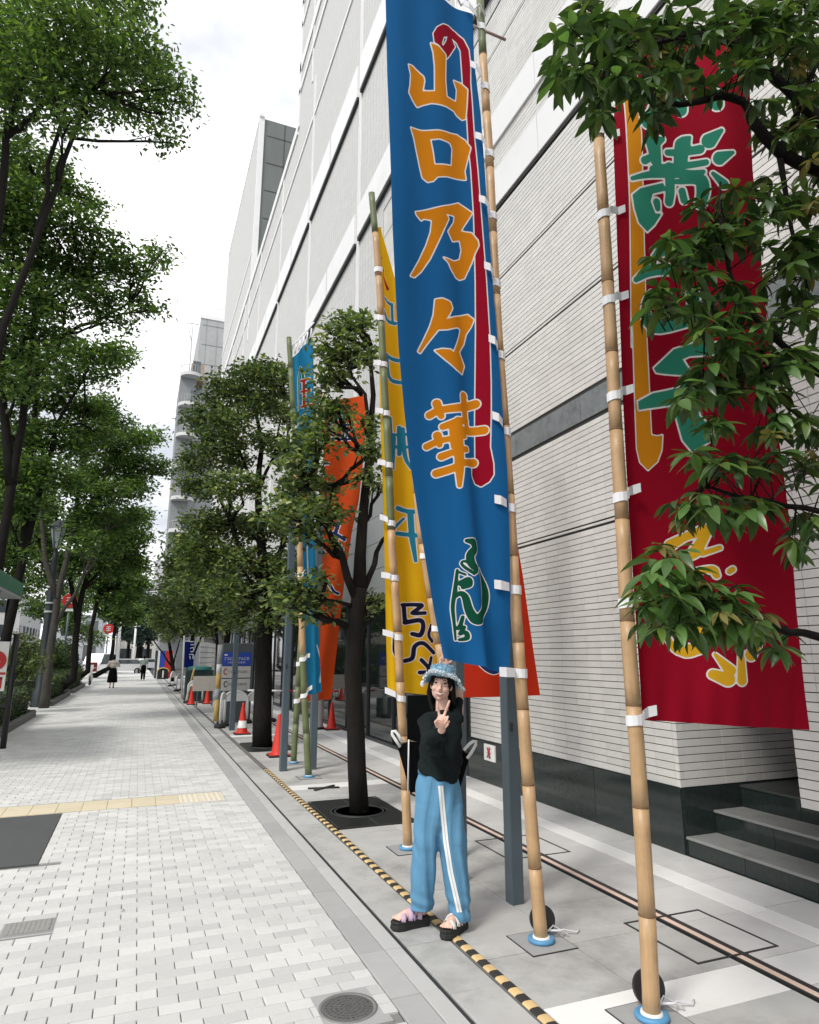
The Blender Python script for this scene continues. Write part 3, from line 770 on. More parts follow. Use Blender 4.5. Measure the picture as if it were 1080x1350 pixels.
# tree 1 (nearer street tree)
Y1 = 7.5; b1 = (2.42, 7.5, -.04)
tree('street_tree', b1, 'slim evergreen street tree in the iron grate left of the yellow banner', 'evergreen street trees along the building',
     [([b1, A(468, 950, Y1), A(468, 830, Y1), A(474, 775, Y1)], .112, .088),
      ([A(474, 775, Y1), A(480, 690, Y1), A(486, 600, Y1), A(492, 520, Y1), A(489, 455, Y1)], .085, .02),
      ([A(470, 790, Y1), A(448, 735, Y1), A(424, 690, Y1), A(405, 640, Y1 - .1)], .055, .022),
      ([A(478, 780, Y1), A(492, 745, Y1), A(506, 715, Y1 + .2), A(515, 690, Y1 + .3)], .045, .02),
      ([A(486, 600, Y1), A(476, 520, Y1), A(462, 485, Y1)], .035, .012),
      ([A(424, 690, Y1), A(440, 640, Y1)], .03, .012), ([A(466, 800, Y1), A(430, 790, Y1)], .03, .012)],
     CL([(455, 425, 22), (478, 430, 20), (440, 465, 24), (465, 465, 26), (488, 470, 16), (430, 495, 18), (455, 500, 20), (436, 440, 12),
         (425, 530, 20), (445, 540, 20), (410, 560, 22), (395, 590, 24), (425, 580, 22), (400, 620, 28), (430, 640, 24), (385, 650, 26), (412, 670, 26), (440, 680, 22),
         (486, 560, 18), (490, 595, 20), (480, 630, 14), (400, 700, 24), (375, 680, 22), (405, 780, 22), (385, 800, 24), (415, 805, 20), (370, 775, 20), (425, 760, 14), (490, 790, 14), (500, 800, 10), (440, 720, 10), (500, 640, 9)], Y1, .35),
     430, .095, .085, 18, leafA, bark)
# tree 2
Y2 = 13.3; b2_ = (2.33, 13.3, -.04)
tree('street_tree', b2_, 'broad evergreen street tree behind the red cones', 'evergreen street trees along the building',
     [([b2_, A(347, 900, Y2), A(350, 820, Y2), A(352, 790, Y2)], .19, .14),
      ([A(352, 790, Y2), A(345, 720, Y2), A(340, 650, Y2), A(345, 590, Y2), A(335, 530, Y2)], .12, .03),
      ([A(352, 790, Y2), A(330, 740, Y2), A(305, 690, Y2), A(285, 640, Y2)], .08, .025),
      ([A(350, 780, Y2), A(372, 720, Y2), A(385, 660, Y2), A(375, 590, Y2)], .08, .025),
      ([A(340, 650, Y2), A(318, 600, Y2), A(300, 560, Y2)], .05, .015), ([A(340, 650, Y2), A(362, 600, Y2), A(372, 540, Y2)], .05, .015)],
     CL([(320, 500, 26), (350, 490, 26), (375, 500, 22), (295, 520, 26), (330, 530, 28), (362, 530, 26), (385, 545, 20), (270, 550, 24), (300, 560, 28), (280, 590, 28), (255, 610, 20),
         (310, 600, 24), (345, 580, 22), (380, 600, 20), (265, 640, 24), (300, 640, 24), (330, 640, 18), (390, 640, 18), (270, 690, 26), (300, 690, 26), (330, 700, 26), (360, 690, 22), (385, 700, 20),
         (250, 720, 22), (280, 730, 28), (310, 740, 28), (345, 745, 28), (380, 745, 24), (260, 770, 24), (295, 780, 28), (330, 785, 26), (365, 790, 24), (395, 800, 18), (310, 815, 20), (345, 815, 18)], Y2, .8),
     265, .115, .12, 20, leafA, bark)
for (u0, v0, Yt, cl, lab) in (
    (292, 935, 21.5, [(235, 745, 22), (262, 740, 24), (285, 760, 26), (245, 775, 26), (275, 790, 28), (300, 800, 24), (255, 810, 24), (285, 822, 22), (315, 790, 22), (240, 720, 14), (268, 712, 18)], 'third evergreen street tree behind the white barriers'),
    (250, 905, 33, [(225, 770, 16), (243, 765, 16), (260, 780, 18), (232, 795, 18), (252, 806, 18), (222, 815, 16), (242, 828, 14), (265, 825, 16), (212, 795, 12)], 'fourth evergreen street tree above the blue flag'),
    (228, 893, 48, [(212, 810, 10), (222, 805, 10), (230, 820, 12), (215, 828, 10), (205, 820, 9), (222, 838, 9)], 'farthest evergreen street tree before the red and blue stall')):
    b = gnd(u0, v0); b = atY(u0, v0, Yt); b = np.array([b[0], Yt, -.02]) if True else b
    q0 = cl[len(cl) // 2]
    tree('street_tree', tuple(b), lab, 'evergreen street trees along the building',
         [([b, A(u0, (v0 + q0[1]) / 2 + 20, Yt), A(q0[0] + 6, q0[1], Yt), A(q0[0], q0[1] - 35, Yt)], .17, .04), ([A(u0, (v0 + q0[1]) / 2 + 20, Yt), A(q0[0] - 20, q0[1] + 5, Yt)], .07, .03), ([A(u0, (v0 + q0[1]) / 2 + 20, Yt), A(q0[0] + 25, q0[1] + 5, Yt)], .07, .03)],
         CL(cl, Yt, 1.0), 150, .17, .2, 20, leafA, bark)
# left row, zelkovas
ZG = 'zelkova trees along the planters on the left'
def ztree(Y, base, trunk, cl, dens, ls, lab, bm=bark, tw=.17, dY=.9):
    tr = [([(atY(p[0], p[1], Y + (p[2] if len(p) > 2 else 0))) for p in pts], r0, r1) for pts, r0, r1 in trunk]
    if base is not None: tr[0][0].insert(0, np.array([base[0], Y, -.05]))
    tree('zelkova_tree', tuple(tr[0][0][0]), lab, ZG, tr, CL(cl, Y, dY), dens * 1.6, ls * 1.08, tw, 23, leafB, bm)
ztree(11.5, (-3.4,), [([(-60, 700), (-25, 560), (5, 430), (45, 330), (75, 240), (96, 182), (120, 120)], .12, .03), ([(-25, 560), (-10, 350), (10, 180), (40, 60)], .12, .04), ([(45, 330), (90, 120), (150, 60)], .05, .02), ([(10, 180), (90, 90), (170, 40)], .05, .02)],
      [(20, 30, 60), (80, 25, 60), (140, 30, 50), (185, 55, 36), (40, 90, 56), (100, 95, 52), (150, 100, 42), (200, 105, 34), (235, 118, 24), (180, 140, 30), (215, 150, 22), (225, 188, 18), (120, 140, 34), (75, 140, 34), (160, 75, 30), (10, 130, 34), (90, 165, 18), (35, 168, 18), (180, 10, 26), (245, 135, 14), (205, 80, 20), (-30, 60, 60), (-30, 120, 50)], 80, .105,
      'nearest zelkova tree with foliage overhanging the top left corner')
ztree(15, (-3.6,), [([(-10, 800), (15, 640), (35, 520), (48, 380), (60, 300), (70, 250)], .14, .035), ([(15, 640), (0, 500), (10, 380)], .11, .04), ([(35, 520), (85, 440), (130, 420), (170, 400)], .07, .02), ([(0, 500), (60, 400), (110, 370)], .06, .02)],
      [(20, 200, 36), (55, 230, 36), (90, 250, 28), (120, 265, 20), (10, 260, 40), (50, 280, 38), (95, 300, 32), (130, 310, 20), (20, 330, 44), (70, 345, 40), (115, 350, 32), (150, 345, 28), (175, 360, 26), (200, 340, 18), (215, 330, 12), (30, 390, 40), (85, 400, 34), (140, 395, 26), (185, 392, 22), (205, 405, 12), (60, 480, 24), (15, 500, 30), (10, 440, 34), (60, 440, 24), (150, 425, 18), (120, 385, 20), (-25, 300, 50), (-25, 400, 50)], 85, .115,
      'second zelkova tree on the left reaching over the pavement at mid height')
ztree(19, (-3.9,), [([(5, 860), (30, 740), (38, 640), (45, 560), (50, 470), (52, 440)], .15, .035), ([(30, 740), (60, 620), (75, 560), (110, 500)], .1, .03), ([(38, 640), (10, 560), (25, 480)], .08, .03), ([(75, 560), (110, 560), (112, 480)], .05, .02)],
      [(90, 460, 24), (120, 470, 24), (150, 468, 20), (168, 465, 14), (100, 500, 22), (140, 495, 18), (60, 520, 26), (25, 510, 26), (90, 545, 26), (120, 540, 22), (15, 560, 30), (55, 575, 28), (95, 590, 26), (130, 570, 20), (20, 620, 30), (65, 622, 26), (10, 660, 26), (38, 660, 18), (95, 640, 16), (-15, 600, 30), (10, 700, 20), (35, 730, 10), (25, 470, 24)], 85, .13,
      'third zelkova tree on the left above the green shelter roof')
ztree(25.5, (-2.75,), [([(62, 900), (70, 830), (76, 790), (95, 700), (105, 640), (112, 560), (114, 520)], .16, .035), ([(76, 790), (60, 740), (55, 680), (45, 620)], .12, .04), ([(95, 700), (130, 650), (150, 600), (165, 560)], .08, .03), ([(70, 830), (110, 760), (140, 700)], .08, .03)],
      [(130, 540, 20), (155, 560, 20), (120, 580, 24), (160, 590, 22), (190, 580, 15), (205, 575, 10), (130, 620, 26), (170, 620, 24), (195, 610, 18), (212, 622, 10), (105, 640, 24), (145, 655, 24), (180, 645, 18), (118, 680, 22), (150, 690, 22), (175, 680, 14), (110, 715, 14), (135, 725, 16), (30, 690, 14)], 80, .16,
      'zelkova tree with pale trunk beside the street lamp', barkp, .22, 1.4)
ztree(32, (-3.4,), [([(97, 895), (102, 820), (108, 780), (130, 720), (150, 670), (165, 640)], .17, .045), ([(102, 820), (92, 760), (90, 700)], .12, .05), ([(108, 780), (150, 730), (172, 700)], .09, .03)],
      [(150, 690, 18), (172, 690, 16), (185, 680, 12), (140, 715, 20), (165, 715, 18), (184, 705, 12), (125, 740, 20), (150, 745, 18), (172, 740, 14), (110, 700, 16), (100, 740, 16), (55, 715, 16), (78, 742, 14), (40, 695, 18), (25, 725, 16), (60, 670, 16), (92, 700, 14)], 75, .2,
      'fifth zelkova tree on the left leaning over the hedge', bark, .25, 1.5)
ztree(42, (-3.6,), [([(116, 885), (120, 830), (132, 780), (150, 740)], .18, .05), ([(120, 830), (128, 790), (165, 750)], .1, .04)],
      [(165, 745, 12), (180, 750, 10), (150, 765, 14), (170, 768, 13), (186, 770, 9), (140, 785, 12), (160, 790, 12), (130, 765, 12), (176, 785, 9), (183, 738, 6)], 60, .26,
      'sixth zelkova tree on the left behind the hedges', bark, .3, 1.8)
ztree(58, (-3.4,), [([(146, 880), (150, 840), (155, 800)], .22, .08)], [(160, 800, 9), (172, 805, 9), (150, 810, 10), (140, 800, 9), (165, 815, 8), (178, 815, 6)], 50, .34, 'small zelkova tree far down the left side', bark, .4, 2)
for i, (u, v, Y, r) in enumerate(((185, 812, 115, 9), (172, 815, 118, 8), (198, 815, 112, 9), (190, 800, 120, 7))):
    c = atY(u, v + 8, Y); R_ = r * Y / .93 / FPX * 1.9
    tree('distant_tree', (c[0], Y, 0), ['dark green tree closing the far end of the street', 'dark tree left of the middle at the street end', 'dark tree nearest the right-hand crowns at the street end', 'tallest dark tree rising at the street end'][i], 'dark trees closing the street', [([(c[0], Y, 0), (c[0], Y, c[2])], .35, .15)],
         [((c[0] + RNG.normal() * R_ * .4, Y + RNG.normal() * R_ * .3, c[2] + RNG.normal() * R_ * .4), R_ * .8) for k in range(9)], 13, .6, .7, 22, M('leaf_far', (.02, .05, .035), .6, .2, .5, island=.35), bark, False)
# hedges
def hedge(x0, x1, y0, y1, h, label):
    t = thing('hedge', ((x0 + x1) / 2, (y0 + y1) / 2, 0), label, 'hedge', 'clipped hedges in kerbed planters')
    q = MB(); q.box(x0 + .12, x1 - .12, y0 + .12, y1 - .12, 0, h - .12); obj('core', q, M('hedge_core', (.012, .02, .008), .9), t)
    n = int(((y1 - y0) * (h * 2 + (x1 - x0))) * 420)
    P = RNG.uniform(size=(n, 3)) * np.array([x1 - x0, y1 - y0, h]) + np.array([x0, y0, 0])
    d = np.minimum.reduce([P[:, 0] - x0, x1 - P[:, 0], P[:, 1] - y0, y1 - P[:, 1], h - P[:, 2]])
    P = P[d < .14] + RNG.normal(size=(int((d < .14).sum()), 3)) * .02
    obj('foliage', leaves_mesh('foliage', P, .075, .026, leafH), None, t, kind='stuff')
    k = thing('planter_kerb', (x1, y0, 0), label.replace('clipped', 'stone kerb round the clipped').replace('hedge ', 'hedge ', 1), 'kerb', 'stone kerbs of the planters')
    q = MB(); q.bbox(x0 - .1, x1 + .16, y0 - .18, y0 - .02, -.01, .17, .02); q.bbox(x1 + .02, x1 + .16, y0 - .018, y1 - .5, -.01, .17, .02); q.bbox(x1 - .5, x1 + .1, y1 - .45, y1 - .3 + .2, -.01, .17, .02)
    obj('kerb_stone', q, M('kerb', (.16, .16, .155), .8, .15, 6), k)
hedge(-4.4, -2.72, 15.6, 22.6, .85, 'clipped hedge at the left edge behind the bus stop sign')
hedge(-4.4, -2.75, 26.6, 33.5, .95, 'clipped hedge just beyond the street lamp')
hedge(-4.4, -2.75, 35.0, 42.5, 1.0, 'farthest clipped hedge before the parked scooter')
t = thing('shrub', (-4.4, 23.5, 0), 'loose pale green shrub rising behind the nearest hedge', 'shrub')
q = MB()
for k in range(7): seg(q, [(-4.3 + .1 * k, 23.3, 0), A(22 + k * 5, 870 - (k % 3) * 12, 23.5)], .03, .01, 5)
obj('stem', q, bark, t)
obj('foliage', leaves_mesh('foliage', clump_points(CL([(30, 845, 12), (42, 855, 12), (25, 865, 12), (38, 880, 12), (20, 885, 10), (50, 870, 8)], 23.5, .4), 110, .12, 20), .12, .04, M('leaf_lime', (.11, .15, .045), .5, .2, 3, island=.4, trans=.3)), None, t, kind='stuff')
q = MB()
for i, (x, y, h, r, lab) in enumerate(((-4.6, 29, 2.0, .9, 'dark bushy shrub just beyond the lamp behind the hedge'), (-4.5, 34.5, 2.2, 1.0, 'taller dark shrub behind the middle hedge'), (-4.4, 40, 2.4, 1.1, 'dark shrub behind the farthest hedge'), (-4.8, 47, 2.4, 1.3, 'last dark shrub down the left side'), (-5.3, 19.5, 1.5, .7, 'low dark shrub behind the bus stop sign'))):
    t = thing('shrub', (x, y, 0), lab, 'shrub'); q = MB()
    for k in range(5): seg(q, [(x + RNG.normal() * .1, y, 0), (x + RNG.normal() * r * .5, y + RNG.normal() * r * .4, h * .8)], .03, .01, 5)
    obj('stem', q, bark, t, kind='stuff')
    obj('foliage', leaves_mesh('foliage', clump_points([((x + RNG.normal() * r * .5, y + RNG.normal() * r * .5, h * RNG.uniform(.35, .85)), r * .6) for k in range(7)], 95, .14, 22), .11, .035, leafH), None, t, kind='stuff')
for i, (Yr, cl) in enumerate(((34, [(0, 640, 40), (30, 680, 34), (10, 720, 34), (40, 640, 30), (-20, 760, 34), (20, 600, 30)]), (56, [(60, 805, 14), (75, 815, 14), (95, 825, 13), (112, 835, 11), (128, 842, 9), (45, 800, 14), (88, 808, 12)]), (48, [(50, 745, 20), (70, 770, 20), (35, 770, 18), (85, 750, 16), (60, 720, 18)]), (66, [(95, 785, 14), (110, 770, 14), (120, 790, 12), (88, 800, 12), (105, 805, 10)]))):
    b = atY(cl[0][0], 864, Yr); b[2] = 0; c0 = atY(cl[1][0], cl[1][1], Yr)
    tree('roadside_tree', tuple(b), ['roadside tree across the road seen behind the lower left trunks', 'low bushy roadside tree hiding the far building fronts', 'roadside tree across the road behind the street lamp', 'small roadside tree across the road near the round signs'][i], 'trees across the road', [([b, (b[0] * .5 + c0[0] * .5, Yr, 3), c0], .2, .06)], CL(cl, Yr, 1.5), 42, .26, .3, 22, leafB, bark, False)
# ================================================================== BAMBOO POLES, SOCKETS, BANNERS
def polepath(pts_px, Y, dY=0.0):
    """pixel points bottom to top on the pole plane; returns world points"""
    n = len(pts_px); return [atY(u, v, Y + dY * i / max(1, n - 1)) for i, (u, v) in enumerate(pts_px)]
def interp_path(P, z):
    for a_, b2 in zip(P[:-1], P[1:]):
        if a_[2] <= z <= b2[2]: return a_ + (b2 - a_) * (z - a_[2]) / (b2[2] - a_[2] + 1e-9)
    return P[-1] if z > P[-1][2] else P[0]
def pole(P, r0, r1, node, label, green_from=99, green_spans=(), topstick=False, cutr=None):
    P = [np.array(p) for p in P]; P[0] = np.array([P[0][0], P[0][1], 0.012])
    t = thing('bamboo_pole', tuple(P[0]), label, 'pole', 'bamboo banner poles')
    H = P[-1][2]; z = 0.012; k = 0; zs = [z]
    while z < H - .05:
        z = min(H, z + node * random.uniform(.82, 1.12) * (1 + .12 * min(k, 4) / 4)); zs.append(z); k += 1
    for i, (za, zb_) in enumerate(zip(zs[:-1], zs[1:])):
        n_ = 4; pts = [interp_path(P, za + (zb_ - za) * j / n_) for j in range(n_ + 1)]
        rr = [r0 + (r1 - r0) * (za + (zb_ - za) * j / n_) / H for j in range(n_ + 1)]
        rr = [r * (.985 if 0 < j < n_ else 1.0) for j, r in enumerate(rr)]
        grn = za > green_from or any(a_ <= za <= b2 for a_, b2 in green_spans)
        q = MB(); q.tube(pts, rr, 16); obj('culm', q, bamboog if grn else bamboo, t)
        q = MB(); p = interp_path(P, zb_ - .0035); p2 = interp_path(P, zb_ + .0035); R_ = r0 + (r1 - r0) * zb_ / H
        q.tube([p, p2], R_ * 1.035, 16); obj('node_ring', q, bambood if not grn else M('node_green', (.20, .23, .15), .6), t)
    if topstick:
        c = interp_path(P, topstick); q = MB(); q.tube([c + Rv * -.09 + np.array([0, 0, .06]), c + Rv * .19 - np.array([0, 0, .09])], .011, 8); obj('cross_stick', q, M('stick', (.35, .25, .22), .6), t)
    return t, P, (r0, r1, H)
def socket(x, y, label, disc=True, plate=True, rope=True):
    t = thing('pole_socket', (x, y, 0), label, 'pole socket', 'blue ringed pole sockets in the paving')
    if plate:
        q = MB(); q.box(x - .15, x + .15, y - .15, y + .15, -.01, .0055); obj('plate', q, M('sock_plate', (.36, .365, .36), .6, .1, 10), t)
        q = MB()
        for b in ((x - .155, x + .155, y - .156, y - .15), (x - .155, x + .155, y + .15, y + .156), (x - .156, x - .15, y - .15, y + .15), (x + .15, x + .156, y - .15, y + .15)): q.box(*b, -.01, .0045)
        obj('plate_edge', q, dkmetal, t)
    q = MB(); pts = []
    vs = []; fs = []; n1, n2 = 32, 10
    for i in range(n1):
        a_ = 2 * PI * i / n1
        for j in range(n2):
            b2 = 2 * PI * j / n2; R_ = .066 + .016 * math.cos(b2); vs.append((x + R_ * math.cos(a_), y + R_ * math.sin(a_), .019 + .014 * math.sin(b2)))
    for i in range(n1):
        for j in range(n2): fs.append((i * n2 + j, ((i + 1) % n1) * n2 + j, ((i + 1) % n1) * n2 + (j + 1) % n2, i * n2 + (j + 1) % n2))
    q.add(vs, fs, 0, True); obj('ring', q, bluer, t)
    q = MB(); q.lathe((x, y, .006), [(.056, 0), (.052, .03), (.045, .033), (.02, .033)], 20); obj('collar', q, whitep, t)
    if disc:
        q = MB(); c = np.array([x + .075, y + .10, .085]); n_ = np.array([-.25, -.93, .3]); n_ /= np.linalg.norm(n_)
        q.tube([c - n_ * .012, c + n_ * .012], .08, 28, smooth=False); obj('cap_disc', q, M('cap_black', (.02, .02, .02), .5, .1), t)
        q = MB(); q.tube([c - n_ * .016, c - n_ * .0125], .055, 28, smooth=False); obj('cap_inset', q, M('cap_in', (.035, .035, .035), .6), t)
    if rope:
        q = MB(); q.tube([(x + .06, y + .02, .05), (x + .13, y - .01, .05), (x + .19, y + .04, .03), (x + .27, y + .02, .012), (x + .31, y + .05, .01)], .006, 6)
        q.tube([(x + .05, y + .0, .055), (x + .12, y + .05, .06), (x + .2, y + .0, .012)], .005, 6); obj('rope', q, tiew, t)
    return t
def mat_banner(name, base, layers, rough=.85):
    """layers: (attribute, fill colour, outline width, outline colour), painted in order"""
    mt = bpy.data.materials.new(name); mt.use_nodes = True; t = mt.node_tree; t.nodes.clear(); N = t.nodes.new; L = t.links.new
    o = N('ShaderNodeOutputMaterial'); b = N('ShaderNodeBsdfPrincipled'); b.inputs['Roughness'].default_value = rough; b.inputs['Specular IOR Level'].default_value = .2
    n = N('ShaderNodeTexNoise'); n.inputs['Scale'].default_value = 2.5; n.inputs['Detail'].default_value = 5
    g = N('ShaderNodeNewGeometry'); L(g.outputs['Position'], n.inputs['Vector'])
    cur = N('ShaderNodeRGB'); cur.outputs[0].default_value = (*base, 1); cur = cur.outputs[0]
    for at_, col, ow, oc in layers:
        a_ = N('ShaderNodeAttribute'); a_.attribute_name = at_
        for wd, cc in ((ow, oc), (0, col)):
            if wd == 0 and cc is oc and ow > 0: continue
            mr = N('ShaderNodeMapRange'); mr.inputs['From Min'].default_value = wd + .22; mr.inputs['From Max'].default_value = wd - .22
            L(a_.outputs['Fac'], mr.inputs['Value'])
            mx_ = N('ShaderNodeMix'); mx_.data_type = 'RGBA'; L(mr.outputs[0], mx_.inputs[0]); L(cur, mx_.inputs[6]); mx_.inputs[7].default_value = (*cc, 1); cur = mx_.outputs[2]
    v = N('ShaderNodeMath'); v.operation = 'MULTIPLY_ADD'; v.inputs[1].default_value = .22; v.inputs[2].default_value = .89; L(n.outputs['Fac'], v.inputs[0])
    s = N('ShaderNodeVectorMath'); s.operation = 'SCALE'; L(cur, s.inputs[0]); L(v.outputs[0], s.inputs['Scale']); L(s.outputs[0], b.inputs['Base Color'])
    wv = N('ShaderNodeTexNoise'); wv.inputs['Scale'].default_value = 300; L(g.outputs['Position'], wv.inputs['Vector'])
    bp_ = N('ShaderNodeBump'); bp_.inputs['Strength'].default_value = .12; bp_.inputs['Distance'].default_value = .003; L(wv.outputs['Fac'], bp_.inputs['Height']); L(bp_.outputs[0], b.inputs['Normal'])
    tr = N('ShaderNodeBsdfTranslucent'); L(s.outputs[0], tr.inputs['Color']); ms = N('ShaderNodeMixShader'); ms.inputs[0].default_value = .22
    L(b.outputs[0], ms.inputs[1]); L(tr.outputs[0], ms.inputs[2]); L(ms.outputs[0], o.inputs[0]); return mt
def sdf(PX, shapes):
    """signed distance (pixels) of grid points PX (n,2) to a union of shapes.
    ('p', [poly], [holes...]) or ('s', [pts], r or [r...])"""
    D = np.full(len(PX), 1e3)
    def pdist(poly):
        P = np.array(poly, float); Q = np.roll(P, -1, 0); best = np.full(len(PX), 1e9); ins = np.zeros(len(PX), bool)
        for a_, b2 in zip(P, Q):
            e = b2 - a_; w_ = PX - a_; tt = np.clip((w_ @ e) / (e @ e + 1e-9), 0, 1); d = np.hypot(*(w_ - tt[:, None] * e).T); best = np.minimum(best, d)
            c = ((a_[1] > PX[:, 1]) != (b2[1] > PX[:, 1])); xx = (b2[0] - a_[0]) * (PX[:, 1] - a_[1]) / (b2[1] - a_[1] + 1e-12) + a_[0]
            ins ^= c & (PX[:, 0] < xx)
        return np.where(ins, -best, best)
    for s in shapes:
        if s[0] == 'p':
            d = pdist(s[1])
            for h in s[2:]: d = np.maximum(d, -pdist(h))
        else:
            P = np.array(s[1], float); r = s[2]; r = [r] * len(P) if isinstance(r, (int, float)) else list(r); d = np.full(len(PX), 1e9)
            if len(P) > 2:          # brush-like curves
                E_ = np.vstack([2 * P[0] - P[1], P, 2 * P[-1] - P[-2]]); Q = []; rq = []
                for i in range(len(P) - 1):
                    p0, p1, p2, p3 = E_[i:i + 4]
                    for t_ in (0, .25, .5, .75):
                        Q.append(.5 * (2 * p1 + (p2 - p0) * t_ + (2 * p0 - 5 * p1 + 4 * p2 - p3) * t_ ** 2 + (3 * p1 - p0 - 3 * p2 + p3) * t_ ** 3)); rq.append(r[i] + (r[i + 1] - r[i]) * t_)
                Q.append(P[-1]); rq.append(r[-1]); P = np.array(Q); r = rq
            if len(P) == 1: d = np.hypot(*(PX - P[0]).T) - r[0]
            for i in range(len(P) - 1):
                a_, b2 = P[i], P[i + 1]; e = b2 - a_; w_ = PX - a_; tt = np.clip((w_ @ e) / (e @ e + 1e-9), 0, 1)
                d = np.minimum(d, np.hypot(*(w_ - tt[:, None] * e).T) - (r[i] + (r[i + 1] - r[i]) * tt))
        D = np.minimum(D, d)
    return D
def edge(pl, t):
    P = np.array(pl, float); L_ = (P[:, 1] - P[0, 1]) / (P[-1, 1] - P[0, 1]); return np.interp(t, L_, P[:, 0]), np.interp(t, L_, P[:, 1])
def cloth(parent, left, right, YL, YR, step, mat, layers, fold, name='cloth'):
    H = max(left[-1][1] - left[0][1], right[-1][1] - right[0][1]); W_ = max(abs(right[0][0] - left[0][0]), abs(right[-1][0] - left[-1][0]))
    nt_ = int(H / step); ns = max(6, int(W_ / step)); T_, S_ = np.meshgrid(np.linspace(0, 1, nt_ + 1), np.linspace(0, 1, ns + 1), indexing='ij')
    lu, lv = edge(left, T_); ru, rv = edge(right, T_)
    yl = YL(T_) if callable(YL) else YL; yr = YR(T_) if callable(YR) else YR
    def AY(u, v, Y):
        d = Fv[None, None] + Rv[None, None] * ((u - CX) / FPX)[..., None] + Uv[None, None] * ((CY - v) / FPX)[..., None]
        return CAMP + d * (np.broadcast_to(Y, u.shape) / d[..., 1])[..., None]
    PL = AY(lu, lv, yl); PR = AY(ru, rv, yr); P = PL * (1 - S_)[..., None] + PR * S_[..., None]
    nrm = np.cross(PR - PL, [0, 0, 1.]); nrm /= np.linalg.norm(nrm, axis=-1)[..., None]
    P = P + nrm * fold(S_, T_)[..., None]
    u = lu * (1 - S_) + ru * S_; v = lv * (1 - S_) + rv * S_
    idx = np.arange((nt_ + 1) * (ns + 1)).reshape(nt_ + 1, ns + 1)
    F = np.stack([idx[:-1, :-1], idx[1:, :-1], idx[1:, 1:], idx[:-1, 1:]], -1).reshape(-1, 4)
    me = smesh(name, P.reshape(-1, 3), F, [mat], True)
    PX = np.stack([u.ravel(), v.ravel()], 1)
    for nm, sh in layers.items():
        a_ = me.attributes.new(nm, 'FLOAT', 'POINT'); a_.data.foreach_set('value', sdf(PX, sh).astype(np.float32))
    return obj(name, me, None, parent)
def ties(parent, P, rinfo, Y, pairs, wd=.058):
    """pairs: (u,v) of the tie's cloth end and the v where it passes the pole"""
    r0, r1, H = rinfo
    for (u, v, dv) in pairs:
        a_ = atY(u, v, Y - .012); z = atY(u, v + dv, Y)[2]; c = interp_path(P, z); R_ = r0 + (r1 - r0) * max(0, z) / H + .004
        side = np.sign((a_ - c) @ Rv) or 1
        f = -np.array([Fv[0], Fv[1], 0]); f /= np.linalg.norm(f); rt = Rv * side
        zs = a_[2] - z
        path = [a_ + f * .035, (a_ * .45 + c * .55) + f * .045 + np.array([0, 0, zs * .1]), c + rt * R_ * 1.0 + f * R_ * .55 + np.array([0, 0, zs * .35])]
        for an in (60, 90, 120, 150, 180): path.append(c + rt * R_ * math.cos(math.radians(an)) + f * R_ * math.sin(math.radians(an)) + np.array([0, 0, zs * (-.1 * (an - 40) / 60)]))
        path.append(c - rt * R_ * .5 - f * R_ * .8 + np.array([0, 0, -zs * .35]))
        path.insert(0, a_ + rt * .045 + np.array([0, 0, zs * .3]) + f * .035)
        vs = []; fs = []
        for i, p in enumerate(path):
            ow = f * .003 if i < 4 else (p - c) * np.array([1, 1, 0]) / (np.linalg.norm((p - c)[:2]) + 1e-9) * .003
            h = wd / 2 * (1 + .06 * math.sin(i * 2.1)); vs += [p + np.array([0, 0, h]), p + np.array([0, 0, -h]), p + ow + np.array([0, 0, -h]), p + ow + np.array([0, 0, h])]
        for i in range(len(path) - 1):
            for k in range(4): fs.append((i * 4 + k, i * 4 + (k + 1) % 4, i * 4 + 4 + (k + 1) % 4, i * 4 + 4 + k))
        fs += [(0, 1, 2, 3), tuple(len(path) * 4 - 4 + k for k in (3, 2, 1, 0))]
        q = MB(); q.add(vs, fs, 0, False); obj('tie', q, tiew, parent)
def ZA(p, ox=480, oy=0, s=4.5): return [(ox + x / s, oy + y / s) for x, y in p]
ORG, WHT, CRM, GRN = (.74, .25, .005), (.88, .87, .85), (.34, .0012, .02), (.004, .085, .045)

# ---- big blue banner ----
PB = polepath([(714, 1243), (706, 1150), (694, 1000), (687, 900), (680, 800), (673, 680), (665, 560), (657, 450), (651, 340), (645, 200), (639, 110), (633, 0), (630, -60)], 3.84)
tp, PB, RB = pole(PB,   .042, .030, .46, 'bamboo pole of the big blue banner, standing by a grey post', green_from=5.88, topstick=6.62)
socket(PB[0][0], PB[0][1], 'blue ringed socket with black cap disc at the foot of the big blue banner')
bbz = thing('banner', tuple(atY(508, 0, 3.84)), 'tall blue vertical banner with orange brush characters and crimson ribbon', 'banner', 'vertical banners along the building')
A_ = lambda p: ZA(p, 480, 0, 4.5); B_ = lambda p: ZA(p, 480, 280, 4.5); C_ = lambda p: ZA(p, 480, 500, 4.5); D_ = lambda p: ZA(p, 480, 680, 4.5)
yama = ('p', A_([(375, 262), (415, 280), (470, 325), (465, 470), (475, 572), (545, 590), (552, 520), (530, 465), (575, 480), (615, 520), (612, 600), (605, 690), (585, 695), (545, 665), (530, 645), (480, 630), (380, 612), (330, 622), (300, 635), (275, 600), (250, 555), (258, 510), (262, 450), (248, 390), (270, 395), (335, 455), (340, 480), (330, 540), (400, 545), (398, 400), (390, 320)]))
